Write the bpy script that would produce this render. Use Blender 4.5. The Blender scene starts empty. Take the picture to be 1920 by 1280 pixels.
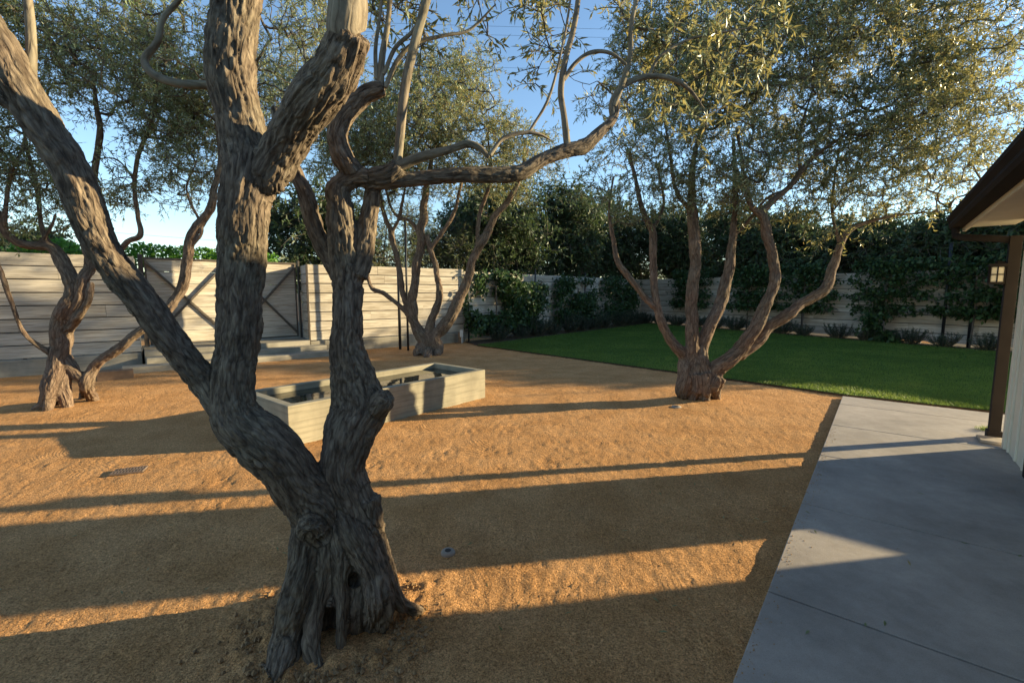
import bpy, math, random
import numpy as np
from mathutils import Vector

# ------------------------------------------------------------------ camera, sky, sun, exposure
scene = bpy.context.scene
C = scene.collection
F = 870.0; PITCH = math.atan(93 / F); CAMH = 1.6
cam_d = bpy.data.cameras.new("camera"); cam = bpy.data.objects.new("camera", cam_d); C.objects.link(cam)
cam.location = (0, 0, CAMH); cam.rotation_euler = (math.pi / 2 - PITCH, 0, 0)
cam_d.sensor_width = 36; cam_d.lens = 36 * F / 1920; cam_d.clip_start = .05; cam_d.clip_end = 3000
scene.camera = cam
SUN_EL, SUN_AZ = math.radians(12.2), math.radians(80)
world = bpy.data.worlds.new("World"); scene.world = world; world.use_nodes = True
wn = world.node_tree; bg = wn.nodes["Background"]
sky = wn.nodes.new("ShaderNodeTexSky"); sky.sky_type = 'NISHITA'; sky.sun_disc = False
sky.sun_elevation = SUN_EL; sky.sun_rotation = SUN_AZ; sky.air_density = 1.0; sky.dust_density = 0; sky.ozone_density = 2.3
wn.links.new(sky.outputs[0], bg.inputs[0]); bg.inputs[1].default_value = .125
sun_d = bpy.data.lights.new("sun", 'SUN'); sun = bpy.data.objects.new("sun", sun_d); C.objects.link(sun)
sun_d.energy = 5.2; sun_d.angle = math.radians(.5); sun_d.color = (1, .83, .50)
sv = Vector((math.sin(SUN_AZ) * math.cos(SUN_EL), math.cos(SUN_AZ) * math.cos(SUN_EL), math.sin(SUN_EL)))
sun.rotation_euler = sv.to_track_quat('Z', 'Y').to_euler()
scene.view_settings.view_transform = 'Standard'; scene.view_settings.look = 'None'
scene.view_settings.exposure = 1.34; scene.view_settings.gamma = 1
scene.render.engine = 'CYCLES'
scene.cycles.max_bounces = 7; scene.cycles.diffuse_bounces = 3; scene.cycles.transmission_bounces = 4

# ------------------------------------------------------------------ helpers
def ray(x, y):
    u = (x - 960) / F; v = (640 - y) / F
    return np.array([u, math.cos(PITCH) + v * math.sin(PITCH), -math.sin(PITCH) + v * math.cos(PITCH)])
def G(x, y, z=0.0):
    r = ray(x, y); return np.array([0, 0, CAMH]) + r * (z - CAMH) / r[2]
def AT(x, y, Y):
    r = ray(x, y); return np.array([0, 0, CAMH]) + r * Y / r[1]

def _h(ix, iy, iz, s):
    n = (ix.astype(np.int64) * 374761393 + iy.astype(np.int64) * 668265263 + iz.astype(np.int64) * 2147483647 + s * 974634777) & 0xFFFFFFFF
    n = ((n ^ (n >> 13)) * 1274126177) & 0xFFFFFFFF
    n = ((n ^ (n >> 16)) * 2246822519) & 0xFFFFFFFF
    return ((n ^ (n >> 15)) & 0xFFFFFF) / float(0xFFFFFF) * 2 - 1
def noise(p, s=0):
    p = np.asarray(p, float); i = np.floor(p).astype(np.int64); f = p - i; f = f * f * f * (f * (f * 6 - 15) + 10)
    r = 0
    for dx in (0, 1):
        wx = f[:, 0] if dx else 1 - f[:, 0]
        for dy in (0, 1):
            wy = f[:, 1] if dy else 1 - f[:, 1]
            for dz in (0, 1):
                wz = f[:, 2] if dz else 1 - f[:, 2]
                r = r + wx * wy * wz * _h(i[:, 0] + dx, i[:, 1] + dy, i[:, 2] + dz, s)
    return r

def tag(o, label=None, cat=None, group=None, kind=None):
    if label: o['label'] = label
    if cat: o['category'] = cat
    if group: o['group'] = group
    if kind: o['kind'] = kind
    return o
def empty(name, loc, label=None, cat=None, group=None):
    o = bpy.data.objects.new(name, None); C.objects.link(o); o.location = tuple(float(v) for v in loc); o.empty_display_size = .1
    return tag(o, label, cat, group)
def link_mesh(name, me, mats, parent=None, smooth=False):
    for m in (mats if isinstance(mats, (list, tuple)) else [mats]): me.materials.append(m)
    if smooth: me.polygons.foreach_set('use_smooth', [True] * len(me.polygons))
    o = bpy.data.objects.new(name, me); C.objects.link(o)
    if parent is not None:
        o.parent = parent
        l = Vector(parent.location)
        p = parent.parent
        while p is not None: l += Vector(p.location); p = p.parent
        n = len(me.vertices); co = np.empty(n * 3, np.float32); me.vertices.foreach_get('co', co)
        co = co.reshape(-1, 3) - np.array(l, np.float32); me.vertices.foreach_set('co', co.ravel()); me.update()
    return o
def quads_mesh(name, V, Q):
    me = bpy.data.meshes.new(name); V = np.asarray(V, np.float32); Q = np.asarray(Q, np.int32)
    me.vertices.add(len(V)); me.vertices.foreach_set('co', V.ravel())
    k = Q.shape[1]; me.loops.add(Q.size); me.loops.foreach_set('vertex_index', Q.ravel())
    me.polygons.add(len(Q)); me.polygons.foreach_set('loop_start', np.arange(0, Q.size, k, dtype=np.int32))
    me.update(calc_edges=True); return me

class MB:
    """collects boxes, tubes and prisms into one mesh; 'co' keeps a grain coordinate per vertex"""
    def __init__(s): s.v = []; s.f = []; s.c = []
    def add(s, vs, fs, cs=None):
        o = len(s.v); s.v += [tuple(map(float, v)) for v in vs]; s.f += [tuple(i + o for i in f) for f in fs]
        s.c += [tuple(map(float, c)) for c in (cs if cs is not None else vs)]
    def box(s, o, ex, ey, x0, x1, y0, y1, z0, z1, seed=0, bevel=0):
        o = np.array([o[0], o[1], 0.]); ex = np.array([ex[0], ex[1], 0.]); ey = np.array([ey[0], ey[1], 0.])
        vs = []; cs = []
        for z in (z0, z1):
            for x, y in ((x0, y0), (x1, y0), (x1, y1), (x0, y1)):
                vs.append(o + ex * x + ey * y + np.array([0, 0, z])); cs.append((x + seed * 7.3, y + seed * 3.1, z + seed * 1.7))
        s.add(vs, [(0, 3, 2, 1), (4, 5, 6, 7), (0, 1, 5, 4), (1, 2, 6, 5), (2, 3, 7, 6), (3, 0, 4, 7)], cs)
    def bar(s, a, b, w, h, up=(0, 0, 1)):
        a = np.array(a, float); b = np.array(b, float); d = b - a; L = np.linalg.norm(d); d /= L; up = np.array(up, float)
        x = np.cross(d, up); x /= np.linalg.norm(x); y = np.cross(x, d)
        vs = []; cs = []
        for e, t in ((a, 0), (b, L)):
            for i, j in ((-1, -1), (1, -1), (1, 1), (-1, 1)): vs.append(e + x * i * w / 2 + y * j * h / 2); cs.append((t, i * w / 2, j * h / 2))
        s.add(vs, [(0, 3, 2, 1), (4, 5, 6, 7), (0, 1, 5, 4), (1, 2, 6, 5), (2, 3, 7, 6), (3, 0, 4, 7)], cs)
    def tube(s, pts, r, n=10, caps=True):
        pts = np.array(pts, float); k = len(pts); r = np.broadcast_to(np.asarray(r, float), (k,))
        t = np.gradient(pts, axis=0); t /= np.linalg.norm(t, axis=1)[:, None] + 1e-9
        ref = np.array([0, 0, 1.]) if abs(t[0][2]) < .9 else np.array([1., 0, 0])
        x = np.cross(t[0], ref); x /= np.linalg.norm(x); vs = []
        for i in range(k):
            x = x - t[i] * np.dot(x, t[i]); x /= np.linalg.norm(x) + 1e-9; y = np.cross(t[i], x)
            for j in range(n):
                a = 2 * math.pi * j / n; vs.append(pts[i] + r[i] * (math.cos(a) * x + math.sin(a) * y))
        fs = [(i * n + j, i * n + (j + 1) % n, (i + 1) * n + (j + 1) % n, (i + 1) * n + j) for i in range(k - 1) for j in range(n)]
        if caps: fs += [tuple(range(n - 1, -1, -1)), tuple((k - 1) * n + j for j in range(n))]
        s.add(vs, fs)
    def prism(s, poly, z0, z1):
        n = len(poly); vs = [(p[0], p[1], z0) for p in poly] + [(p[0], p[1], z1) for p in poly]
        s.add(vs, [tuple(range(n - 1, -1, -1)), tuple(range(n, 2 * n))] + [(i, (i + 1) % n, n + (i + 1) % n, n + i) for i in range(n)])
    def build(s, name, mats, parent=None, smooth=False, bevel=0):
        me = bpy.data.meshes.new(name); me.from_pydata(s.v, [], s.f); me.update()
        a = me.attributes.new('co', 'FLOAT_VECTOR', 'POINT'); a.data.foreach_set('vector', np.array(s.c, np.float32).ravel())
        o = link_mesh(name, me, mats, parent, smooth)
        if bevel:
            m = o.modifiers.new('bevel', 'BEVEL'); m.width = bevel; m.segments = 2; m.limit_method = 'ANGLE'
        return o

# ------------------------------------------------------------------ materials
class NT:
    def __init__(s, name, rough=.8, spec=.3):
        s.m = bpy.data.materials.new(name); s.m.use_nodes = True; s.t = s.m.node_tree; s.b = s.t.nodes['Principled BSDF']
        s.b.inputs['Roughness'].default_value = rough; s.b.inputs['Specular IOR Level'].default_value = spec
    def n(s, ty, **kw):
        x = s.t.nodes.new(ty)
        for k, v in kw.items():
            if k.startswith('_'): setattr(x, k[1:], v)
            else: x.inputs[k.replace('__', ' ')].default_value = v
        return x
    def l(s, a, b): s.t.links.new(a, b)
    def co(s, scale=(1, 1, 1), attr=None):
        if attr: a = s.n('ShaderNodeAttribute', _attribute_name=attr); out = a.outputs['Vector']
        else: a = s.n('ShaderNodeNewGeometry'); out = a.outputs['Position']
        mp = s.n('ShaderNodeMapping'); mp.inputs['Scale'].default_value = scale; s.l(out, mp.inputs[0]); return mp.outputs[0]
    def noise(s, vec, scale, detail=4, rough=.55, dist=0):
        x = s.n('ShaderNodeTexNoise'); x.inputs['Scale'].default_value = scale; x.inputs['Detail'].default_value = detail
        x.inputs['Roughness'].default_value = rough; x.inputs['Distortion'].default_value = dist; s.l(vec, x.inputs['Vector']); return x.outputs['Fac']
    def ramp(s, fac, stops):
        x = s.n('ShaderNodeValToRGB'); e = x.color_ramp.elements
        for i, (p, c) in enumerate(stops):
            q = e[i] if i < 2 else e.new(p)
            q.position = p; q.color = (*c, 1)
        s.l(fac, x.inputs[0]); return x.outputs[0]
    def mix(s, fac, a, b, mode='MIX'):
        x = s.n('ShaderNodeMix', _data_type='RGBA', _blend_type=mode)
        for v, i in ((fac, 0), (a, 6), (b, 7)):
            if isinstance(v, (int, float)): x.inputs[i].default_value = v
            elif isinstance(v, tuple): x.inputs[i].default_value = (*v, 1)
            else: s.l(v, x.inputs[i])
        return x.outputs[2]
    def math(s, op, a, b=0.0):
        x = s.n('ShaderNodeMath', _operation=op)
        for v, i in ((a, 0), (b, 1)):
            if isinstance(v, (int, float)): x.inputs[i].default_value = v
            else: s.l(v, x.inputs[i])
        return x.outputs[0]
    def bump(s, h, strength, dist, prev=None):
        x = s.n('ShaderNodeBump'); x.inputs['Strength'].default_value = strength; x.inputs['Distance'].default_value = dist
        s.l(h, x.inputs['Height'])
        if prev is not None: s.l(prev, x.inputs['Normal'])
        return x.outputs[0]
    def col(s, c):
        if isinstance(c, tuple): s.b.inputs['Base Color'].default_value = (*c, 1)
        else: s.l(c, s.b.inputs['Base Color'])
    def nrm(s, n): s.l(n, s.b.inputs['Normal'])

def mat_plain(name, c, rough=.5, spec=.4, var=.25, scale=8, metal=0):
    m = NT(name, rough, spec); v = m.co(); n = m.noise(v, scale, 5)
    m.col(m.ramp(n, [(.3, tuple(x * (1 - var) for x in c)), (.7, tuple(min(1, x * (1 + var)) for x in c))]))
    m.b.inputs['Metallic'].default_value = metal
    m.nrm(m.bump(m.noise(v, scale * 12, 3), .25, .002)); return m.m

def mat_gravel():
    m = NT('gravel', .95, .1); v = m.co()
    a = m.noise(v, 2.2, 4); b = m.noise(v, 140, 3, .7); c = m.noise(v, 24, 4)
    base = m.ramp(a, [(.35, (.455, .236, .092)), (.65, (.57, .314, .135))])
    d_ = m.noise(v, 62, 4, .75); base = m.mix(.9, base, m.ramp(b, [(.34, (.36, .33, .33)), (.48, (1, 1, 1)), (.68, (1.55, 1.5, 1.45))]), 'MULTIPLY')
    base = m.mix(.8, base, m.ramp(d_, [(.34, (.55, .5, .48)), (.5, (1, 1, 1)), (.66, (1.35, 1.35, 1.4))]), 'MULTIPLY')
    base = m.mix(.4, base, m.ramp(c, [(.35, (.72, .70, .66)), (.6, (1.15, 1.12, 1.1))]), 'MULTIPLY'); m.col(base)
    n1 = m.bump(m.noise(v, 80, 3, .75), 1, .014)
    n2 = m.bump(m.noise(v, 42, 4, .7), .9, .016, n1)
    # worn tread ripples in a few patches
    nv = m.n('ShaderNodeTexNoise'); nv.inputs['Scale'].default_value = 1.3; nv.inputs['Detail'].default_value = 1; m.l(v, nv.inputs['Vector'])
    wv = m.n('ShaderNodeVectorMath', _operation='MULTIPLY_ADD'); m.l(nv.outputs['Color'], wv.inputs[0]); wv.inputs[1].default_value = (1.7, 1.7, 0); m.l(v, wv.inputs[2])
    w = m.n('ShaderNodeTexWave', _wave_type='BANDS', _bands_direction='DIAGONAL'); w.inputs['Scale'].default_value = 6.5; w.inputs['Distortion'].default_value = 2.2
    w.inputs['Detail'].default_value = 1; w.inputs['Detail Scale'].default_value = 1.5; m.l(wv.outputs[0], w.inputs['Vector'])
    mask = m.ramp(m.noise(v, 1.5, 2), [(.52, (0, 0, 0)), (.6, (1, 1, 1))])
    x = m.math('MULTIPLY', w.outputs['Fac'], mask)
    m.nrm(m.bump(x, .35, .012, n2)); return m.m

def mat_concrete(name, base, joint=None, stain=.35, warm=0):
    m = NT(name, .8, .25); v = m.co(); a = m.noise(v, 1.6, 6, .6); b = m.noise(v, 12, 5, .65); c = m.noise(v, 220, 2)
    k = m.ramp(a, [(.3, tuple(x * (1 - stain) for x in base)), (.7, tuple(x * (1 + stain * .35) for x in base))])
    k = m.mix(.5, k, m.ramp(b, [(.3, (.75, .74, .7)), (.65, (1.08, 1.07, 1.05))]), 'MULTIPLY')
    k = m.mix(.35, k, m.ramp(c, [(.35, (.6, .6, .6)), (.55, (1.05, 1.05, 1.05))]), 'MULTIPLY')
    m.col(k); m.nrm(m.bump(c, .25, .002, m.bump(b, .3, .006))); return m.m

def mat_formed(name, base):
    """board-marked cast concrete: faint level lines and pour stains"""
    m = NT(name, .8, .25); v = m.co(); b = m.noise(v, 9, 5, .65); c = m.noise(v, 150, 2)
    st = m.noise(m.co((1.2, 1.2, 26)), 1.2, 3); w = m.noise(m.co((1.5, 1.5, .6)), 2, 4)
    k = m.ramp(w, [(.3, tuple(x * .72 for x in base)), (.7, tuple(x * 1.1 for x in base))])
    k = m.mix(.55, k, m.ramp(st, [(.38, (.7, .69, .66)), (.5, (1, 1, 1)), (.62, (1.06, 1.05, 1.04))]), 'MULTIPLY')
    k = m.mix(.4, k, m.ramp(b, [(.3, (.75, .75, .72)), (.65, (1.08, 1.07, 1.06))]), 'MULTIPLY')
    m.col(k); m.nrm(m.bump(c, .3, .002, m.bump(st, .35, .006))); return m.m

def mat_boards(name, light, dark):
    m = NT(name, .85, .15)
    g = m.noise(m.co((1.2, 10, 22), 'co'), 1.6, 6, .62, .6); big = m.noise(m.co((.35, 1, 2.2), 'co'), 1.7, 2)
    f = m.noise(m.co((3, 40, 150), 'co'), 1, 3)
    k = m.ramp(g, [(.28, dark), (.46, tuple((a + b) / 2 for a, b in zip(light, dark))), (.6, light)])
    k = m.mix(.6, k, m.ramp(big, [(.3, (.55, .51, .46)), (.6, (1.1, 1.1, 1.1))]), 'MULTIPLY')
    m.col(k); m.nrm(m.bump(f, .3, .003, m.bump(g, .4, .006))); return m.m

def mat_bark(name, c0, c1, c2, fine=1.0, depth=.006):
    m = NT(name, .92, .12); v = m.co((1, 1, 1), 'bark'); big = m.noise(v, 6, 4, .6); p = m.co()
    g = m.noise(v, 60 * fine, 5, .65, .4); h = m.noise(v, 22 * fine, 3)
    vo = m.n('ShaderNodeTexVoronoi', _feature='DISTANCE_TO_EDGE'); vo.inputs['Scale'].default_value = 34 * fine; wp = m.n('ShaderNodeTexNoise'); wp.inputs['Scale'].default_value = 30; m.l(v, wp.inputs['Vector']); wa = m.n('ShaderNodeVectorMath', _operation='MULTIPLY_ADD'); m.l(wp.outputs['Color'], wa.inputs[0]); wa.inputs[1].default_value = (.03, .03, .03); m.l(v, wa.inputs[2]); m.l(wa.outputs[0], vo.inputs['Vector'])
    cr = m.ramp(vo.outputs['Distance'], [(.0, (0, 0, 0)), (.16, (1, 1, 1))])
    k = m.ramp(g, [(.3, c0), (.5, c1), (.72, c2)])
    k = m.mix(.7, k, m.ramp(big, [(.3, (.74, .72, .72)), (.7, (1.25, 1.22, 1.16))]), 'MULTIPLY')
    k = m.mix(.5, k, m.ramp(cr, [(0, (.35, .31, .29)), (.7, (1.08, 1.07, 1.06))]), 'MULTIPLY')
    k = m.mix(.45, k, m.ramp(h, [(.35, (.55, .5, .47)), (.6, (1.1, 1.1, 1.1))]), 'MULTIPLY')
    k = m.mix(.35, k, m.ramp(m.noise(p, 3, 3), [(.35, (.85, .95, .8)), (.6, (1.1, 1, .92))]), 'MULTIPLY')
    m.col(k)
    n1 = m.bump(g, .9, depth * 1.3); n2 = m.bump(cr, .6, depth * .8, n1); m.nrm(m.bump(h, .6, depth * 1.6, n2)); return m.m

def mat_leaf(name, cols, under, trans=.3, rough=.5):
    m = NT(name, rough, .35); at = m.n('ShaderNodeAttribute', _attribute_name='tint')
    n = len(cols); k = m.ramp(at.outputs['Fac'], [(i / (n - 1), c) for i, c in enumerate(cols)])
    geo = m.n('ShaderNodeNewGeometry'); k2 = m.mix(geo.outputs['Backfacing'], k, m.mix(.7, k, under)); m.col(k2)
    t = m.n('ShaderNodeBsdfTranslucent'); m.l(m.mix(.5, k, tuple(min(1, x * 1.3) for x in cols[-1])), t.inputs[0])
    mx = m.n('ShaderNodeMixShader'); mx.inputs[0].default_value = trans
    m.l(m.b.outputs[0], mx.inputs[1]); m.l(t.outputs[0], mx.inputs[2])
    m.l(mx.outputs[0], m.t.nodes['Material Output'].inputs['Surface']); return m.m

M = {}
M['gravel'] = mat_gravel()
M['patio'] = mat_concrete('patio_concrete', (.40, .345, .30), stain=.3)
M['formed'] = mat_formed('cast_concrete', (.31, .275, .22))
M['trough'] = mat_formed('trough_concrete', (.29, .255, .185))
M['boards'] = mat_boards('washed_boards', (.56, .495, .41), (.30, .25, .19))
M['steel'] = mat_plain('brown_steel', (.045, .035, .03), .6)
M['brace'] = mat_plain('brace_wood', (.10, .08, .062), .8)
M['soil'] = mat_plain('soil', (.075, .05, .033), .95, .1, .4, 12)
M['bark1'] = mat_bark('old_olive_bark', (.06, .045, .036), (.165, .13, .10), (.29, .238, .18), 1, .007)
M['bark2'] = mat_bark('olive_bark', (.09, .062, .046), (.17, .125, .095), (.27, .21, .16), .7, .008)
M['limb'] = mat_bark('smooth_olive_bark', (.17, .14, .105), (.25, .215, .165), (.32, .28, .215), .6, .003)
M['twig'] = mat_plain('twig', (.10, .082, .06), .9)
M['olive'] = mat_leaf('olive_leaf', [(.07, .13, .045), (.12, .195, .075), (.18, .255, .112), (.26, .33, .175), (.42, .27, .07)], (.38, .46, .33), .44, .36)
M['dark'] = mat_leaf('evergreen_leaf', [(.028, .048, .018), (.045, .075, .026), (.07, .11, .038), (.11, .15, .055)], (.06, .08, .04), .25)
M['bamboo'] = mat_leaf('reed_leaf', [(.07, .11, .03), (.12, .16, .05), (.19, .21, .08), (.26, .24, .12)], (.18, .2, .1), .35)
M['vine'] = mat_leaf('vine_leaf', [(.05, .13, .015), (.09, .22, .025), (.15, .32, .04)], (.12, .2, .05), .4)
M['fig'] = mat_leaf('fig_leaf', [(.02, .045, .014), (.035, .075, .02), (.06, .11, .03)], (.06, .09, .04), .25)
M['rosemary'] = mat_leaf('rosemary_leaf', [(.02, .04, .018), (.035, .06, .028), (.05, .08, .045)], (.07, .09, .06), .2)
M['grass'] = mat_leaf('grass_blade', [(.06, .125, .018), (.10, .19, .026), (.16, .26, .04), (.28, .32, .07)], (.07, .12, .025), .35)
M['cream'] = mat_plain('cream_paint', (.66, .60, .48), .6, .3, .06, 3)
M['brownmetal'] = mat_plain('brown_gutter', (.022, .017, .015), .85, .15, .15, 6)
M['roof'] = mat_plain('roof_shingle', (.06, .05, .045), .9)
M['black'] = mat_plain('black_metal', (.015, .015, .017), .5)
M['white'] = mat_plain('white_metal', (.55, .53, .5), .5)
M['stone'] = mat_plain('rusty_grey_stone', (.30, .25, .20), .85, .2)
M['hill'] = mat_plain('hill', (.13, .12, .09), .95, .1, .3, .02)
M['rust'] = mat_plain('wood_block', (.20, .12, .07), .8)

# ------------------------------------------------------------------ vegetation helpers
def catmull(P, step):
    P = np.array(P, float); out = []
    Q = np.vstack([2 * P[0] - P[1], P, 2 * P[-1] - P[-2]])
    for i in range(1, len(Q) - 2):
        L = np.linalg.norm(Q[i + 1][:3] - Q[i][:3]); k = max(2, int(L / step))
        for j in range(k):
            t = j / k
            out.append(.5 * (2 * Q[i] + (Q[i + 1] - Q[i - 1]) * t + (2 * Q[i - 1] - 5 * Q[i] + 4 * Q[i + 1] - Q[i + 2]) * t * t + (3 * Q[i] - Q[i - 1] - 3 * Q[i + 1] + Q[i + 2]) * t ** 3))
    out.append(Q[-2]); return np.array(out)
def L(*pts, base=None):
    """a limb given as (px, py, depth or None for a foot on the ground, width px) -> world points + radius"""
    r = []
    for x, y, Y, w in pts:
        p = G(x, y) if Y is None else AT(x, y, Y)
        r.append((*p, .94 * w / 2 * p[1] / F / math.hypot(1, (x - 960) / F)))
    return np.array(r)

def body(name, limbs, voxel, mat, parent, seed, fur=.011, freq=28., stretch=.25, lump=.05, wob=.08, flute=.024):
    """one continuous trunk: limb tubes fused, smoothed, then furrowed along each limb"""
    rng = np.random.default_rng(seed); mb = MB(); S = []
    for li, l in enumerate(limbs):
        c = catmull(l, max(.02, voxel * 2.5)); n = len(c)
        wv = noise(np.stack([c[:, 0] * 5 + li * 9, c[:, 1] * 5, c[:, 2] * 5], 1), seed)
        c[:, 3] = np.maximum(c[:, 3] * (1 + wob * wv), voxel * .8)
        off = np.stack([noise(c[:, :3] * 3.5 + 11 * k, seed + k) for k in range(3)], 1) * np.minimum(c[:, 3:4], .12) * .35
        off[0] = 0; c[:, :3] += off
        mb.tube(c[:, :3], c[:, 3], 18 if voxel < .01 else 12)
        T = np.gradient(c[:, :3], axis=0); T /= np.linalg.norm(T, axis=1)[:, None] + 1e-9
        s = np.concatenate([[0], np.cumsum(np.linalg.norm(np.diff(c[:, :3], axis=0), axis=1))])
        X = np.zeros_like(T); x = np.array([1., .1, 0]) if abs(T[0][0]) < .8 else np.array([0, 0, 1.])
        for i in range(n): x = x - T[i] * (x @ T[i]); x = x / (np.linalg.norm(x) + 1e-9); X[i] = x
        S.append(np.hstack([c[:, :3], T, s[:, None] + li * 3.7, c[:, 3:4], X]))
    S = np.vstack(S)
    me = bpy.data.meshes.new(name); me.from_pydata(mb.v, [], mb.f); tmp = bpy.data.objects.new('tmp', me); C.objects.link(tmp)
    r = tmp.modifiers.new('r', 'REMESH'); r.mode = 'VOXEL'; r.voxel_size = voxel; r.use_smooth_shade = True
    sm = tmp.modifiers.new('s', 'SMOOTH'); sm.factor = .6; sm.iterations = 7
    dg = bpy.context.evaluated_depsgraph_get(); me2 = bpy.data.meshes.new_from_object(tmp.evaluated_get(dg))
    bpy.data.objects.remove(tmp); bpy.data.meshes.remove(me)
    n = len(me2.vertices); V = np.empty(n * 3, np.float32); me2.vertices.foreach_get('co', V); V = V.reshape(-1, 3).astype(float)
    N = np.empty(n * 3, np.float32); me2.vertices.foreach_get('normal', N); N = N.reshape(-1, 3).astype(float)
    idx = np.empty(n, int)
    V4 = V.astype(np.float32); S4 = S[:, :3].astype(np.float32); k0 = ((S4 ** 2).sum(1) - S[:, 7] ** 2).astype(np.float32)
    for a in range(0, n, 20000): idx[a:a + 20000] = (k0[None] - 2 * V4[a:a + 20000] @ S4.T).argmin(1)
    c, T, s, rad = S[idx, :3], S[idx, 3:6], S[idx, 6], S[idx, 7]
    D = V - c; al = (D * T).sum(1); D = D - T * al[:, None]
    X = S[idx, 8:11]; B = np.stack([(D * X).sum(1), (D * np.cross(T, X)).sum(1), (s + al) * stretch], 1) + np.floor(s / 3.7)[:, None] * 2.3
    q = np.clip(rad / .07, .15, 1)
    w = B + .012 * np.stack([noise(B * 30 + 5 * k, seed + 20 + k) for k in range(3)], 1)
    f1 = 1 - np.abs(noise(w * freq, seed + 1)) * 2.2; f2 = 1 - np.abs(noise(w * freq * 2.1 + 7, seed + 2)) * 2.2
    fl = np.clip((.75 - V[:, 2]) / .55, 0, 1) * np.clip(rad / .05, 0, 1) * flute
    d = -(1 - np.abs(noise((V * [1, 1, .1]) * 7.5, seed + 7)) * 2.4).clip(-.3, 1) * fl - np.clip(f1, -.6, 1) * fur * q - np.clip(f2, -.5, 1) * fur * .45 * q + noise(B * 9, seed + 3) * lump * rad + noise(V * 4, seed + 5) * lump * .8 * rad
    V = V + N * d[:, None]
    me2.vertices.foreach_set('co', V.astype(np.float32).ravel())
    a = me2.attributes.new('bark', 'FLOAT_VECTOR', 'POINT'); a.data.foreach_set('vector', B.astype(np.float32).ravel()); me2.update()
    return link_mesh(name, me2, mat, parent, True), S

def thin_tubes(P, R):
    """P (N,K,3) polylines, R (N,K) radii -> three-sided tubes"""
    N, K, _ = P.shape; T = np.gradient(P, axis=1); T /= np.linalg.norm(T, axis=2)[..., None] + 1e-9
    ref = np.where(np.abs(T[:, :1, 2:3]) > .85, np.array([1., 0, 0]), np.array([0, 0, 1.])); X = np.cross(T, np.broadcast_to(ref, T.shape)); X /= np.linalg.norm(X, axis=2)[..., None] + 1e-9
    Y = np.cross(T, X); n = 4; a = np.arange(n) * 2 * math.pi / n
    V = P[:, :, None, :] + R[:, :, None, None] * (np.cos(a)[None, None, :, None] * X[:, :, None, :] + np.sin(a)[None, None, :, None] * Y[:, :, None, :])
    V = V.reshape(-1, 3); b = (np.arange(N) * K * n)[:, None, None] + (np.arange(K - 1) * n)[None, :, None] + np.arange(n)[None, None, :]
    j = (np.arange(K - 1) * n)[None, :, None] + (np.arange(N) * K * n)[:, None, None] + ((np.arange(n) + 1) % n)[None, None, :]
    Q = np.stack([b, j, j + n, b + n], -1).reshape(-1, 4); return V, Q

def leaf_mesh(name, base, d, nrm, ln, wd, tint, mat, parent, curl=.12):
    """leaves as folded lance shapes: 6 corners, two quads each"""
    d = d / (np.linalg.norm(d, axis=1)[:, None] + 1e-9); s = np.cross(d, nrm); s /= np.linalg.norm(s, axis=1)[:, None] + 1e-9; n = np.cross(s, d)
    ln = ln[:, None]; wd = wd[:, None]
    a = base; b = base + d * ln * .45 - n * ln * curl * .3; c = base + d * ln - n * ln * curl
    l1 = base + d * ln * .42 + s * wd * .5 + n * wd * .12; r1 = base + d * ln * .42 - s * wd * .5 + n * wd * .12
    V = np.stack([a, l1, c, r1], 1).reshape(-1, 3); k = len(base)
    Q = np.arange(k * 4).reshape(k, 4); me = quads_mesh(name, V, Q)
    t = me.attributes.new('tint', 'FLOAT', 'FACE'); t.data.foreach_set('value', tint.astype(np.float32))
    return link_mesh(name, me, mat, parent)

def unit(rng, n):
    v = rng.normal(size=(n, 3)); return v / np.linalg.norm(v, axis=1)[:, None]
def fill(rng, ells, n, clump=1.1, thr=-.15, seed=0, soft=.25):
    """targets inside ellipsoids (cx,cy,cz,rx,ry,rz), thinned by noise so the crown has gaps and clumps"""
    E_ = np.array(ells); vol = E_[:, 3] * E_[:, 4] * E_[:, 5]; k = n * 8
    e = E_[rng.choice(len(E_), size=k, p=vol / vol.sum())]; p = e[:, :3] + unit(rng, k) * (rng.random(k) ** (1 / 2.4))[:, None] * e[:, 3:6]
    ok = noise(p * clump, seed + 40) + .5 * noise(p * clump * 2.3, seed + 41) > thr + rng.normal(size=k) * soft * .4
    return p[ok][:n]
def grow(rng, starts, targets, r0, expo=.42, up=.15, rmax=.05):
    starts = np.asarray(starts); nod = np.zeros((len(starts) + len(targets) * 4, 3)); nod[:len(starts)] = starts; n = len(starts)
    par = np.full(len(nod), -1); dd = np.array([((starts - t) ** 2).sum(1).min() for t in targets]); paths = []
    for ti in np.argsort(dd):
        t = targets[ti]; df = nod[:n] - t; d = np.sqrt((df ** 2).sum(1)) * (1 + .5 * np.clip(df[:, 2] / (np.linalg.norm(df, axis=1) + 1e-6), 0, 1)); i = int(d.argmin()); a = nod[i]; ds = np.linalg.norm(t - a)
        c = (a + t) / 2 + rng.normal(size=3) * ds * .13 + np.array([0, 0, -up * ds * .4]); prev = i; pth = [i]
        for s in (.25, .5, .75, 1):
            p = (1 - s) ** 2 * a + 2 * s * (1 - s) * c + s * s * t + rng.normal(size=3) * ds * .02 * (s < 1)
            nod[n] = p; par[n] = prev; pth.append(n); prev = n; n += 1
        paths.append(pth)
    cnt = np.zeros(n); cnt[[p[-1] for p in paths]] = 1
    for i in range(n - 1, len(starts) - 1, -1): cnt[par[i]] += cnt[i]
    rad = np.minimum(r0 * np.maximum(cnt, 1) ** expo, rmax); P = nod[np.array(paths)]; R = rad[np.array(paths)]
    R[:, 0] = np.minimum(R[:, 0], R[:, 1] * 1.15); return P, R
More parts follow.
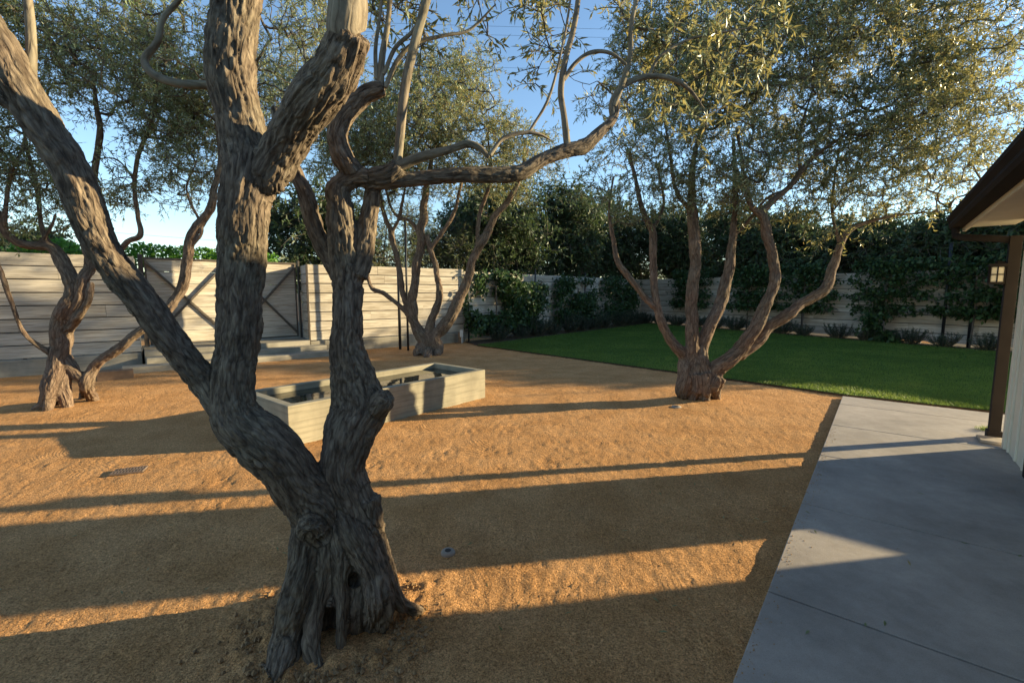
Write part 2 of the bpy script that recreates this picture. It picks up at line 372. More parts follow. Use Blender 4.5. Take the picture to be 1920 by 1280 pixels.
def foliage(rng, P, ntw, nlf, tl, leaf, mat, twmat, parent, droop=.3, yellow=.03, outc=None, spread=.12):
    """twigs at the branch tips, each carrying paired leaves"""
    tips = P[:, -1]; dirs = P[:, -1] - P[:, -2]; dirs /= np.linalg.norm(dirs, axis=1)[:, None] + 1e-9; k = len(tips) * ntw
    bi = np.repeat(np.arange(len(tips)), ntw); tt = rng.random(k)[:, None] * .8
    b = P[bi, -1] * (1 - tt * .6) + P[bi, -2] * tt * .6
    D = dirs[bi] * .6 + unit(rng, k) * 1.0 + np.array([0, 0, .1]); D /= np.linalg.norm(D, axis=1)[:, None]
    Lh = tl * rng.uniform(.55, 1.3, k)[:, None]; m = b + D * Lh * .55; e = b + D * Lh + np.array([0, 0, -1.]) * Lh * droop * rng.random(k)[:, None]
    V, Q = thin_tubes(np.stack([b, m, e], 1), np.tile(np.array([.0028, .002, .001]) * (leaf[0] / .055), (k, 1)))
    t = rng.uniform(.08, 1.02, (k, nlf, 1)); bb, mm, ee = b[:, None], m[:, None], e[:, None]
    pos = ((1 - t) ** 2 * bb + 2 * t * (1 - t) * mm + t * t * ee).reshape(-1, 3); N = len(pos)
    ax = np.repeat((e - b) / Lh, nlf, 0); ld = ax * .55 + unit(rng, N) * .75; ln = leaf[0] * rng.uniform(.6, 1.25, N); wd = leaf[1] * rng.uniform(.75, 1.25, N)
    nr = unit(rng, N) + np.array([0, 0, .5]); tint = np.clip(np.repeat(rng.normal(.38, .13, k), nlf) + rng.normal(0, .12, N), 0, .78)
    y = rng.random(N) < yellow; tint[y] = rng.uniform(.85, 1, y.sum())
    o = leaf_mesh('crown', pos, ld, nr, ln, wd, tint, mat, parent)
    return o, (V, Q)
def branches(parts, parent, mat, name='branches'):
    Vs = []; Qs = []; o = 0
    for V, Q in parts: Vs.append(V); Qs.append(Q + o); o += len(V)
    return link_mesh(name, quads_mesh(name, np.vstack(Vs), np.vstack(Qs)), mat, parent, True)
def ell(px, py, Y, rx, ry, rz): return (*AT(px, py, Y), rx, ry, rz)
def olive(label, base, limbs, voxel, seed, ells, ntarget, ntw, nlf, tl, leaf, bark, zmin=1.6, pale=None, clump=1.1, thr=-.15, r0=.004, fur=.011, freq=28, starts_f=None, yellow=.008):
    rng = np.random.default_rng(seed); root = empty('olive_tree', (base[0], base[1], 0), label, 'tree', 'old olive trees in the gravel yard')
    t, S = body('trunk', limbs, voxel, bark, root, seed, fur, freq)
    if pale:
        for i_, l_ in enumerate(pale):
            o, S2 = body('limb', [l_], .007 if l_[:, 3].max() > .02 else .0032, M['limb'], root, seed + 3 + i_, .002, 16, .3, .06, .06); S = np.vstack([S, S2])
    st = S[(S[:, 2] > zmin) & (S[:, 7] < .075)][::4]
    if starts_f: st = st[starts_f(st)]
    T = fill(rng, ells, ntarget, clump, thr, seed); P, R = grow(rng, st[:, :3], T, r0)
    o, tw = foliage(rng, P, ntw, nlf, tl, leaf, M['olive'], M['twig'], root, yellow=yellow)
    branches([thin_tubes(P, R), tw], root, M['twig']); return root

# ------------------------------------------------------------------ frames of the place
A2 = np.array([.622, .783]); N2 = np.array([-.783, .622]); A2 /= np.linalg.norm(A2); N2 /= np.linalg.norm(N2)
def AN(a, n, z=0): return np.array([*(A2 * a + N2 * n), z])
def sheet(name, poly, z, mat, label=None):
    mb = MB(); mb.add([(p[0], p[1], z) for p in poly], [tuple(range(len(poly)))]); o = mb.build(name, mat); o['kind'] = 'structure'; return o

# ground to the horizon
mb = MB(); mb.add([(-900, -900, -.06), (900, -900, -.06), (900, 900, -.06), (-900, 900, -.06)], [(0, 1, 2, 3)]); g = mb.build('ground', M['soil']); g['kind'] = 'structure'
# rolled gravel with trodden relief
rows = [3.05]
while rows[-1] < 19: rows.append(rows[-1] * 1.0052)
rows = np.array(rows); us = np.linspace(-1.15, .75, 640); YY, UU = np.meshgrid(rows, us, indexing='ij')
X = (UU * YY).ravel(); Y = (YY - 3).ravel()
p2 = np.stack([X, Y, 0 * X], 1)
h = .0025 * noise(p2 * 3.1, 1) + .002 * noise(p2 * 8, 2) + .0033 * noise(p2 * 19, 3) + .0035 * noise(p2 * 42, 4)
T1c = G(625, 1190); r = np.hypot(X - T1c[0], Y - T1c[1]); h += .05 * np.exp(-(r / .42) ** 2) + .018 * np.exp(-((r - .3) / .25) ** 2) * noise(p2 * 26, 8)
for cx, cy in (G(1305, 750)[:2], G(130, 765)[:2], G(800, 665)[:2]): r = np.hypot(X - cx, Y - cy); h += .03 * np.exp(-(r / .6) ** 2)
# footprints with ribbed soles
rg = np.random.default_rng(5)
for (px, py, sz) in [(415, 900, .17), (930, 845, .2), (1030, 870, .2), (960, 800, .24), (870, 810, .2), (400, 955, .2), (250, 935, .14), (1100, 1090, .12), (1040, 1110, .14), (1000, 1060, .1), (700, 870, .16), (830, 850, .18), (330, 760, .2), (1150, 830, .2), (1250, 870, .18), (60, 870, .2), (760, 1000, .16), (900, 1000, .18), (300, 1030, .2), (150, 1060, .2), (1100, 960, .2)]:
    c = G(px, py); a = rg.uniform(0, 3.14); dx = (X - c[0]) * math.cos(a) + (Y - c[1]) * math.sin(a); dy = -(X - c[0]) * math.sin(a) + (Y - c[1]) * math.cos(a)
    m = np.clip(1.25 - (np.abs(dx) / sz) ** 3 - (np.abs(dy) / (sz * .45)) ** 3, 0, 1); rr = np.hypot(dx, dy + .1)
    h += m * (-.004 + .004 * np.sin(rr * 175 + 1.5 * noise(p2 * 9, 12))) + .004 * np.clip(1 - np.abs(m - .15) * 6, 0, 1) * (m > 0)
V = np.stack([X, Y, h], 1); nr, nc = len(rows), len(us); i = (np.arange(nr - 1)[:, None] * nc + np.arange(nc - 1)[None]).ravel()
gm = quads_mesh('gravel_yard', V, np.stack([i, i + 1, i + nc + 1, i + nc], 1)); g = link_mesh('gravel_yard', gm, M['gravel'], None, True); g['kind'] = 'structure'

# patio slab with joints: separate bays 6 mm apart
LW = G(1880, 835, .04); NL = float((G(1580, 742, .04)[:2] @ N2)); aC = float(G(1580, 742, .04)[:2] @ A2)
aj = [float(G(1507, 943, .04)[:2] @ A2), float(G(1440, 1107, .04)[:2] @ A2)]; st = aj[0] - aj[1]
cuts = [aC] + [aj[0] + st * k for k in range(4, -6, -1) if aj[0] + st * k < aC - .3]
mb = MB()
for q in range(len(cuts) - 1):
    a0, a1 = cuts[q + 1] + .006, cuts[q] - .006
    for n0, n1 in ((NL, -2.2), (-2.208, -6)):
        P = [AN(a0, n1), AN(a1, n1), AN(a1, n0), AN(a0, n0)]; mb.prism([(p[0], p[1]) for p in P[::-1]], -.05, .04)
pt = mb.build('patio', M['patio'], bevel=.004); pt['kind'] = 'structure'

# lawn and planting beds
Fl = [G(0, 708), G(268, 688), G(583, 662), G(870, 641), G(1200, 603), G(1870, 655)]
CR = Fl[4]; d2 = (Fl[5] - CR); d2 /= np.linalg.norm(d2); CE = CR + d2 * 21.5
n2 = np.array([d2[1], -d2[0], 0]); n2 = n2 if n2 @ (-CR) > 0 else -n2            # towards the lawn
d1 = (CR - Fl[3]); d1 /= np.linalg.norm(d1); n1 = np.array([d1[1], -d1[0], 0])
lB = G(1580, 742); lA = G(876, 646)
lC = lB + np.array([*(-N2), 0]) * 9
bedw = 1.0
def isect(p, d, q, e):
    t = np.linalg.solve(np.array([[d[0], -e[0]], [d[1], -e[1]]]), (q - p)[:2])[0]; return p + d * t
inner = isect(Fl[3] + n1 * 1.1, d1, CR + n2 * bedw, d2)
la = isect(Fl[3] + n1 * 1.1, d1, lA, lB - lA); lD = isect(lC, np.array([*A2, 0]) + 0, CR + n2 * bedw, d2)
edgeE = isect(lB, np.array([*(-N2), 0]), CR + n2 * bedw, d2)
lawn_poly = [la, lB, edgeE, inner]
sheet('lawn', lawn_poly, .03, M['grass'] if False else mat_plain('turf', (.05, .10, .016), .95, .1, .35, 9))
mb = MB(); mb.prism([(p[0], p[1]) for p in lawn_poly], -.03, .026); tb = mb.build('lawn_edging', M['soil']); tb['kind'] = 'structure'
sheet('planting_bed', [Fl[3] + n1 * .02, la, inner, edgeE, CE + n2 * 1, CE, CR], .018, M['soil'])
rng = np.random.default_rng(3)
def in_poly(P, poly):
    ins = np.zeros(len(P), bool); j = len(poly) - 1
    for i in range(len(poly)):
        a, b = poly[i], poly[j]; c = ((a[1] > P[:, 1]) != (b[1] > P[:, 1])) & (P[:, 0] < (b[0] - a[0]) * (P[:, 1] - a[1]) / (b[1] - a[1] + 1e-12) + a[0]); ins ^= c; j = i
    return ins
k = 900000; yy = np.exp(rng.uniform(math.log(5.2), math.log(25), k)); uu = rng.uniform(-.25, 1.35, k); Pq = np.stack([uu * yy, yy, 0 * yy + .02], 1)
Pq = Pq[in_poly(Pq, lawn_poly)][:260000]; k = len(Pq)
dd = unit(rng, k) * .55 + np.array([0, 0, 1.]); sc = np.clip(Pq[:, 1] / 9, .8, 2); Pq = Pq + np.stack([noise(Pq * 5, 31), noise(Pq * 5, 32), 0 * Pq[:, 0]], 1) * .03
leaf_mesh('grass', Pq, dd, unit(rng, k) * np.array([1, 1, .2]), .042 * rng.uniform(.5, 1.5, k), .006 * sc * rng.uniform(.7, 1.3, k), np.clip(.42 + .3 * noise(Pq * .9, 6) + .25 * noise(Pq * 3.1, 7) + rng.normal(0, .17, k), 0, 1), M['grass'], None)['kind'] = 'stuff'
# low hills far off
mb = MB(); xs = np.linspace(-500, 600, 60); hh = 14 + 9 * noise(np.stack([xs * .012, xs * 0, xs * 0], 1), 9) + 3 * noise(np.stack([xs * .05, xs * 0, xs * 0], 1), 10)
vs = [(x, 420, -1) for x in xs] + [(x, 520, h_) for x, h_ in zip(xs, hh)] + [(x, 700, -1) for x in xs]; n = len(xs)
mb.add(vs, [(r_ * n + i, r_ * n + i + 1, (r_ + 1) * n + i + 1, (r_ + 1) * n + i) for r_ in range(2) for i in range(n - 1)]); o = mb.build('hills', M['hill'], smooth=True); o['kind'] = 'structure'

# ------------------------------------------------------------------ board fences
def fence(p, q, base, top, label, z0=0., rows_=8, name='board_fence', front=None, foot=True, gap=.02, postx=2.4):
    d = (q - p); Ln = np.linalg.norm(d); d = d / Ln; nn = np.array([d[1], -d[0], 0]);                      # front side
    if nn @ (-(p + q) / 2) < 0: nn = -nn
    root = empty(name, (*p[:2], 0), label, 'fence')
    rg = random.Random(int(abs(p[0]) * 100)); h = (top - base) / rows_; mb = MB(); k = 0
    for r in range(rows_):
        x = 0.; first = True
        while x < Ln - .01:
            l = rg.uniform(1.6, 3.4) if not first else rg.uniform(.8, 3); x1 = min(Ln, x + l)
            if Ln - x1 < .5: x1 = Ln
            k += 1; mb.box(p, d, nn, x, x1 - .003, -.03 + rg.uniform(-.003, .003), 0 + rg.uniform(-.004, .004), base + r * h + gap, base + (r + 1) * h + rg.uniform(-.002, .002), seed=k * 1.37); x = x1; first = False
    mb.build('boards', M['boards'], root, bevel=.003)
    mb = MB(); x = .02
    while x < Ln: mb.box(p, d, nn, x, x + .05, -.09, -.04, .0, top - .02); x += postx
    mb.box(p, d, nn, .01, Ln - .01, -.039, -.034, base + .02, top - .03)
    mb.build('back_frame', M['steel'], root)
    if foot:
        mb = MB(); mb.box(p, d, nn, 0, Ln, -.16, .035, -.1, base - .003); mb.build('footing', M['formed'], root, bevel=.006)
    return root
dL = (Fl[1] - Fl[0]) / np.linalg.norm(Fl[1] - Fl[0])
far_left = Fl[1] - dL * 9
fence(far_left, Fl[1], .32, 2.33, 'whitewashed board fence on a concrete footing behind the left olive tree')
fence(Fl[2], Fl[3], .32, 2.30, 'sunlit whitewashed board fence between the gates and the lawn corner')
fence(Fl[3] + d1 * .002, CR, .06, 2.24, 'shaded whitewashed board fence running along the left side of the lawn', foot=False)
fence(CR + d2 * .01 + n2 * 0, CE, .06, 2.24, 'whitewashed board fence in shade across the far right side of the lawn', foot=False)

# recessed gateway
gn = np.array([dL[1], -dL[0], 0]);  gn = gn if gn @ (-Fl[2]) > 0 else -gn
GL = AT(264, 540, 10.6); GR = AT(562, 540, 12.85); GL[2] = GR[2] = 0
gd = (GR - GL); gw = np.linalg.norm(gd); gd /= gw; gnn = np.array([gd[1], -gd[0], 0]); gnn = gnn if gnn @ (-GL) > 0 else -gnn
pier = fence(Fl[2] + dL * .012, GR + gd * .03, .32, 2.30, 'brown shaded board return beside the right gate leaf', postx=5)
fence(GL - gd * .07, Fl[1] - dL * .03, .32, 2.33, 'short board return of the left fence beside the gate post', postx=5)
mb = MB(); mb.box(Fl[2], dL, gn, -.03, .012, -.03, .012, .3, 2.31); mb.build('corner_trim', M['steel'], pier)
root = empty('double_gate', (*GL[:2], .35), 'wide double gate of pale boards with dark crossed braces above the steps', 'gate')
zb, zt = .40, 2.34
for k_, (x0, x1) in enumerate(((.09, gw / 2 - .01), (gw / 2 + .01, gw - .09))):
    rg = random.Random(k_); mb = MB(); nr_ = 7; h = (zt - zb) / nr_
    for r in range(nr_): mb.box(GL, gd, gnn, x0, x1, -.03, 0 + rg.uniform(-.003, .003), zb + r * h + .008, zb + (r + 1) * h, seed=30 + r + k_ * 9)
    lf = mb.build('gate_leaf', M['boards'], root, bevel=.003)
    P3 = lambda x, z, y=.02: GL + gd * x + gnn * y + np.array([0, 0, z])
    mb = MB(); mb.bar(P3(x0 + .02, zt - .06), P3(x1 - .02, zb + .08), .045, .075, gnn); mb.build('brace', M['brace'], lf)
    mb = MB(); mb.bar(P3(x0 + .02, zb + .08, .045), P3(x1 - .02, zt - .06, .045), .045, .075, gnn); mb.build('brace', M['brace'], lf)
    mb = MB()
    for x in (x0 + .02, x1 - .02): mb.bar(P3(x, zb, .022), P3(x, zt, .022), .03, .04, gnn)
    mb.bar(P3(x0, zt + .02, 0), P3(x1, zt + .02, 0), .07, .04, (0, 0, 1)); mb.bar(P3(x0, zb - .01, 0), P3(x1, zb - .01, 0), .05, .035, (0, 0, 1))
    mb.build('frame', M['brace'], lf)
for x, hw in ((.03, .045), (gw - .02, .022)):
    mb = MB(); mb.box(GL, gd, gnn, x - hw, x + hw, -.06, .05, .3, 2.44); mb.build('gate_post', M['steel'], root, bevel=.004)
mb = MB(); xh = gw / 2 - .12
mb.bar(P3(xh, 1.0, .06), P3(xh, 1.45, .06), .03, .03, gnn); mb.build('handle', M['white'], root)
for z_ in (1.52, 1.28): mb = MB(); mb.box(GL, gd, gnn, xh - .03, xh + .03, .076, .09, z_, z_ + .06); mb.build('lock', M['steel'], root)

# landing and steps in front of the gates
root = empty('entry_steps', (*((Fl[1] + Fl[2]) / 2)[:2], 0), 'wide pale concrete landing and steps below the double gate', 'steps')
W0, W1 = Fl[1], Fl[2]; wl = np.linalg.norm(W1 - W0); wd_ = (W1 - W0) / wl; wn_ = np.array([wd_[1], -wd_[0], 0]); wn_ = wn_ if wn_ @ (-W0) > 0 else -wn_
mb = MB(); mb.prism([(p[0], p[1]) for p in (W0 + wd_ * .04 + wn_ * .1, W1 - wd_ * .04 + wn_ * .1, GR + gnn * .02 - gnn * .5, GL + gnn * .02 - gnn * .5)], -.1, .35); mb.build('landing', M['formed'], root, bevel=.008)
mb = MB(); mb.box(W0, wd_, wn_, .05, wl + .25, .1, .48, -.1, .235); mb.build('step', M['formed'], root, bevel=.008)
mb = MB(); mb.box(W0, wd_, wn_, -.35, wl + .65, .483, .9, -.1, .12); mb.build('step', M['formed'], root, bevel=.008)
mb = MB(); c = G(222, 708); mb.box(c, wd_, wn_, -.3, .22, 0, .22, -.02, .16); tag(mb.build('timber_block', M['rust'], bevel=.006), 'low brown timber block lying by the left end of the steps', 'block')

# ------------------------------------------------------------------ water trough
TN = G(543, 838); TR = G(910, 745); td = TR - TN; tl = np.linalg.norm(td); td /= tl; tn = np.array([-td[1], td[0], 0])
root = empty('water_trough', TN, 'long rectangular board-formed concrete water trough standing in the gravel', 'trough')
W, H, t = 1.15, .43, .095; mb = MB()
o4 = lambda x, y, z: TN + td * x + tn * y + np.array([0, 0, z])
ou = [(0, 0), (tl, 0), (tl, W), (0, W)]; inn = [(t, t), (tl - t, t), (tl - t, W - t), (t, W - t)]
vs = [o4(x, y, -.06) for x, y in ou] + [o4(x, y, H) for x, y in ou] + [o4(x, y, H) for x, y in inn] + [o4(x, y, .05) for x, y in inn]
fs = [(i, (i + 1) % 4, 4 + (i + 1) % 4, 4 + i) for i in range(4)] + [(4 + i, 4 + (i + 1) % 4, 8 + (i + 1) % 4, 8 + i) for i in range(4)] + [(8 + i, 8 + (i + 1) % 4, 12 + (i + 1) % 4, 12 + i) for i in range(4)] + [(12, 13, 14, 15), (0, 3, 2, 1)]
mb.add(vs, fs); mb.build('basin', M['trough'], root, bevel=.006)
m = NT('water', .02, .5); m.col((.012, .016, .014)); m.nrm(m.bump(m.noise(m.co(), 9, 2), .06, .01)); M['water'] = m.m
mb = MB(); mb.add([o4(x, y, H - .075) for x, y in inn], [(0, 1, 2, 3)]); mb.build('water', M['water'], root)

# ------------------------------------------------------------------ small things on the gravel
c = G(242, 882, .012); root = empty('drain_grate', c, 'small dark slotted drain grate set in the sunlit gravel', 'drain')
ga = np.array([.93, .36, 0]); ga /= np.linalg.norm(ga); gb = np.array([-ga[1], ga[0], 0]); mb = MB()
for y in (-.06, 0, .06): mb.box(c, ga, gb, -.12, .12, y - .008, y + .008, .005, .02)
for k in range(11): mb.box(c, ga, gb, -.12 + k * .0228, -.109 + k * .0228, -.06, .06, .004, .018)
mb.build('grid', mat_plain('rusty_iron', (.14, .10, .075), .7), root)
mb = MB(); mb.box(c, ga, gb, -.12, .12, -.06, .06, .0, .0035); mb.build('dark_backing', M['black'], root)  # flat black sheet standing in for the shaded hollow under the bars
def disc(px, py, label, r=.045):
    c = G(px, py); root = empty('ground_light', c, label, 'light', 'flush lights in the gravel')
    mb = MB(); mb.tube([c + np.array([0, 0, z]) for z in (-.02, .012, .022, .024)], [r, r, r * .85, r * .5], 20); mb.build('cap', M['stone'], root, True)
    mb = MB(); mb.tube([c + np.array([0, 0, z]) for z in (.0242, .0262)], r * .42, 16); mb.build('lens', M['black'], root)
disc(840, 1038, 'round grey ground light in the gravel right of the big trunk')
disc(1268, 764, 'small round ground light at the foot of the right olive tree', .07)
c = G(863, 643); root = empty('outlet_post', c, 'short pale timber outlet post standing at the lawn corner', 'post')
mb = MB(); mb.box(c, (1, 0), (0, 1), -.06, .06, -.05, .05, 0, .33); mb.build('post', M['rust'], root, bevel=.005)
mb = MB(); mb.box(c, (1, 0), (0, 1), -.0, .1, -.085, -.052, .2, .42); mb.build('outlet_box', M['white'], root, bevel=.006)
mb = MB(); mb.tube([c + np.array([.06, -.06, z]) for z in (0, .2)], .018, 8); mb.build('conduit', M['white'], root)

# ------------------------------------------------------------------ house on the right
aW, nW = float(LW[:2] @ A2) - .11, float(LW[:2] @ N2)
HB = -7.0; ND = nW - 6.2; Z0 = .04; ZE = 2.32; RN = nW - 2.55; ZR = 3.45
root = empty('house', (LW[0], LW[1], .04), 'cream board-and-batten house corner with brown gutter at the right edge', 'house')
A3, N3 = np.array([*A2, 0]), np.array([*N2, 0]); O0 = np.zeros(3)
def hbox(mb, a0, a1, n0, n1, z0, z1): mb.box(O0, A3, N3, a0, a1, n0, n1, z0, z1)
th = .14; mb = MB()
def rz(n): return ZR - abs(n - RN) * (ZR - ZE) / (nW + .45 - RN)
d0, d1_ = 4.38, 5.62                                # open garden door in the patio wall
hbox(mb, HB, d0, nW - th, nW, Z0, 2.44); hbox(mb, d1_, aW, nW - th, nW, Z0, 2.44); hbox(mb, d0, d1_, nW - th, nW, 2.12, 2.44)
hbox(mb, HB, aW, ND, ND + th, Z0, 2.2)
def gw_(a0, n0, n1, z0): # gable piece up to the roof slope
    P = [(n0, z0), (n1, z0), (n1, rz(n1) + .02), (n0, rz(n0) + .02)]
    if n0 < RN < n1: P.insert(3, (RN, rz(RN) + .02))
    k = len(P); vs = [AN(a0, n, z) for n, z in P] + [AN(a0 - th, n, z) for n, z in P]
    mb.add(vs, [tuple(range(k)), tuple(range(2 * k - 1, k - 1, -1))] + [(i, k + i, k + (i + 1) % k, (i + 1) % k) for i in range(k)])
WN0, WN1, WZ0, WZ1 = -2.97, -2.34, .90, 2.08
gw_(aW, ND + th, WN0, Z0); gw_(aW, WN1, nW - th, Z0); gw_(aW, WN0, WN1, WZ1); hbox(mb, aW - th, aW, WN0, WN1, Z0, WZ0)
gw_(HB + th, ND + th, nW - th, Z0)
wall = mb.build('wall', M['cream'], root)
a = HB + .2
while a < aW - .1:
    if not d0 - .12 < a < d1_ + .08: mb = MB(); hbox(mb, a, a + .045, nW, nW + .018, Z0 + .01, 2.42); mb.build('batten', M['cream'], wall, bevel=.003)
    a += .3
mb = MB(); hbox(mb, aW - .07, aW + .02, nW + .0, nW + .024, Z0 + .005, 2.43); mb.build('corner_board', M['cream'], wall, bevel=.003)
fr = MB()
for a_, b_ in ((d0 - .07, d0), (d1_, d1_ + .07)): hbox(fr, a_, b_, nW + .001, nW + .03, Z0, 2.19)
hbox(fr, d0 - .07, d1_ + .07, nW + .001, nW + .032, 2.12, 2.2); dfr = fr.build('door_frame', M['brownmetal'], root)
fr = MB()
for a_, b_ in ((WN0 - .05, WN0 - .002), (WN1 + .002, WN1 + .05)): hbox(fr, aW + .001, aW + .03, a_, b_, WZ0, WZ1)
hbox(fr, aW + .001, aW + .034, WN0 - .05, WN1 + .05, WZ1 + .001, WZ1 + .06); hbox(fr, aW + .001, aW + .06, WN0 - .07, WN1 + .07, WZ0 - .05, WZ0 - .002); fr.build('window_frame', M['brownmetal'], root)
# roof: two sloping slabs with overhang
ov = .50; aE = aW + .58; nE = nW + .42; nF = 2 * RN - nE; mb = MB()
def slab(n0, n1, z0, z1, t0, t1): # from (n0,z0) to (n1,z1), offset t0..t1 vertical
    vs = [AN(a, n, z + t) for t in (t0, t1) for a, n, z in ((HB - .4, n0, z0), (aE, n0, z0), (aE, n1, z1), (HB - .4, n1, z1))]
    mb.add(vs, [(0, 1, 2, 3), (7, 6, 5, 4), (0, 4, 5, 1), (1, 5, 6, 2), (2, 6, 7, 3), (3, 7, 4, 0)])
slab(nE, RN, ZE, ZR, .14, .2); slab(RN, nF, ZR, ZE, .14, .2); rf = mb.build('roof', M['roof'], root)
mb = MB(); slab(nE - .03, RN, ZE + .02, ZR, .03, .139); slab(RN, nF + .03, ZR, ZE + .02, .03, .139); sf = mb.build('rafters', M['cream'], rf)
mb = MB(); hbox(mb, HB - .4, aE - .03, nW + .02, nE - .03, ZE - .02, ZE + .012); mb.build('soffit', M['cream'], root)
mb = MB(); hbox(mb, HB - .4, aE, nE - .03, nE - .002, ZE - .06, ZE + .13); mb.build('fascia', M['cream'], root, bevel=.003)
# moulded gutter along the eave
prof = [(0, 0), (.10, 0), (.115, .03), (.11, .06), (.135, .095), (.135, .13), (.125, .13), (.12, .1), (0, .1)]; mb = MB(); k = len(prof)
vs = [AN(a, nE + n, ZE - .02 + z) for a in (HB - .4, aE + .03) for n, z in prof]
mb.add(vs, [tuple(range(k - 1, -1, -1)), tuple(range(k, 2 * k))] + [(i, (i + 1) % k, k + (i + 1) % k, k + i) for i in range(k)]); gut = mb.build('gutter', M['brownmetal'], root)
ga_, gn_ = aE - .12, nE + .06; pn = nW + .03; pa = aW + .40; mb = MB()
pth = [AN(ga_, gn_, ZE), AN(ga_, gn_, ZE - .09), AN(ga_ - .02, gn_ - .04, ZE - .13), AN(pa + .02, pn + .12, ZE - .17), AN(pa, pn, ZE - .2)]
mb.tube(catmull(np.array(pth), .05), .036, 12)
hbox(mb, pa - .05, pa + .05, pn - .045, pn + .045, .13, ZE - .15)
dsx = mb.build('downspout', M['brownmetal'], root, bevel=.006)
mb = MB(); hbox(mb, pa - .065, pa + .065, pn - .06, pn + .06, .041, .129); mb.build('shoe', M['brownmetal'], dsx, bevel=.006)
# lantern by the corner
lc = AN(aW - .02, nW + .1, 1.9) ; lc = AN(pa - .0, pn + .11, 0)
ln_ = bpy.data.objects.new('wall_lantern', None); C.objects.link(ln_); ln_.parent = root; ln_.location = (lc[0] - LW[0], lc[1] - LW[1], 1.78 - .04)
c = np.array([lc[0], lc[1], 1.78]); mb = MB(); mb.box(c * [1, 1, 0], A3, N3, -.05, .05, -.05, .05, 1.7, 1.86); m = NT('frosted_glass', .3, .5); m.col((.6, .52, .38)); mb.build('glass', m.m, ln_, bevel=.01)
mb = MB()
for i in (-1, 0, 1):
    for j in (-1, 0, 1):
        if i or j: mb.bar(c + A3 * i * .053 + N3 * j * .053 + [0, 0, -.09], c + A3 * i * .053 + N3 * j * .053 + [0, 0, .09], .008, .008, (1, 0, 0))
mb.box(c * [1, 1, 0], A3, N3, -.065, .065, -.065, .065, 1.861, 1.89); mb.box(c * [1, 1, 0], A3, N3, -.06, .06, -.06, .06, 1.68, 1.699); mb.box(c * [1, 1, 0], A3, N3, -.058, .058, -.058, .058, 1.775, 1.785)
mb.bar(c + [0, 0, .12], c + [0, 0, .12] - N3 * .06, .03, .03); mb.bar(c + [0, 0, .1], c + [0, 0, .14], .03, .03, (1, 0, 0)); mb.build('cage', M['brownmetal'], ln_)
c = G(1862, 828, .04); mb = MB(); mb.box(c, A3[:2], N3[:2], -.14, .1, -.1, .12, .042, .075)
tag(mb.build('splash_block', M['stone'], bevel=.01), 'small pale splash block under the brown downspout', 'block')

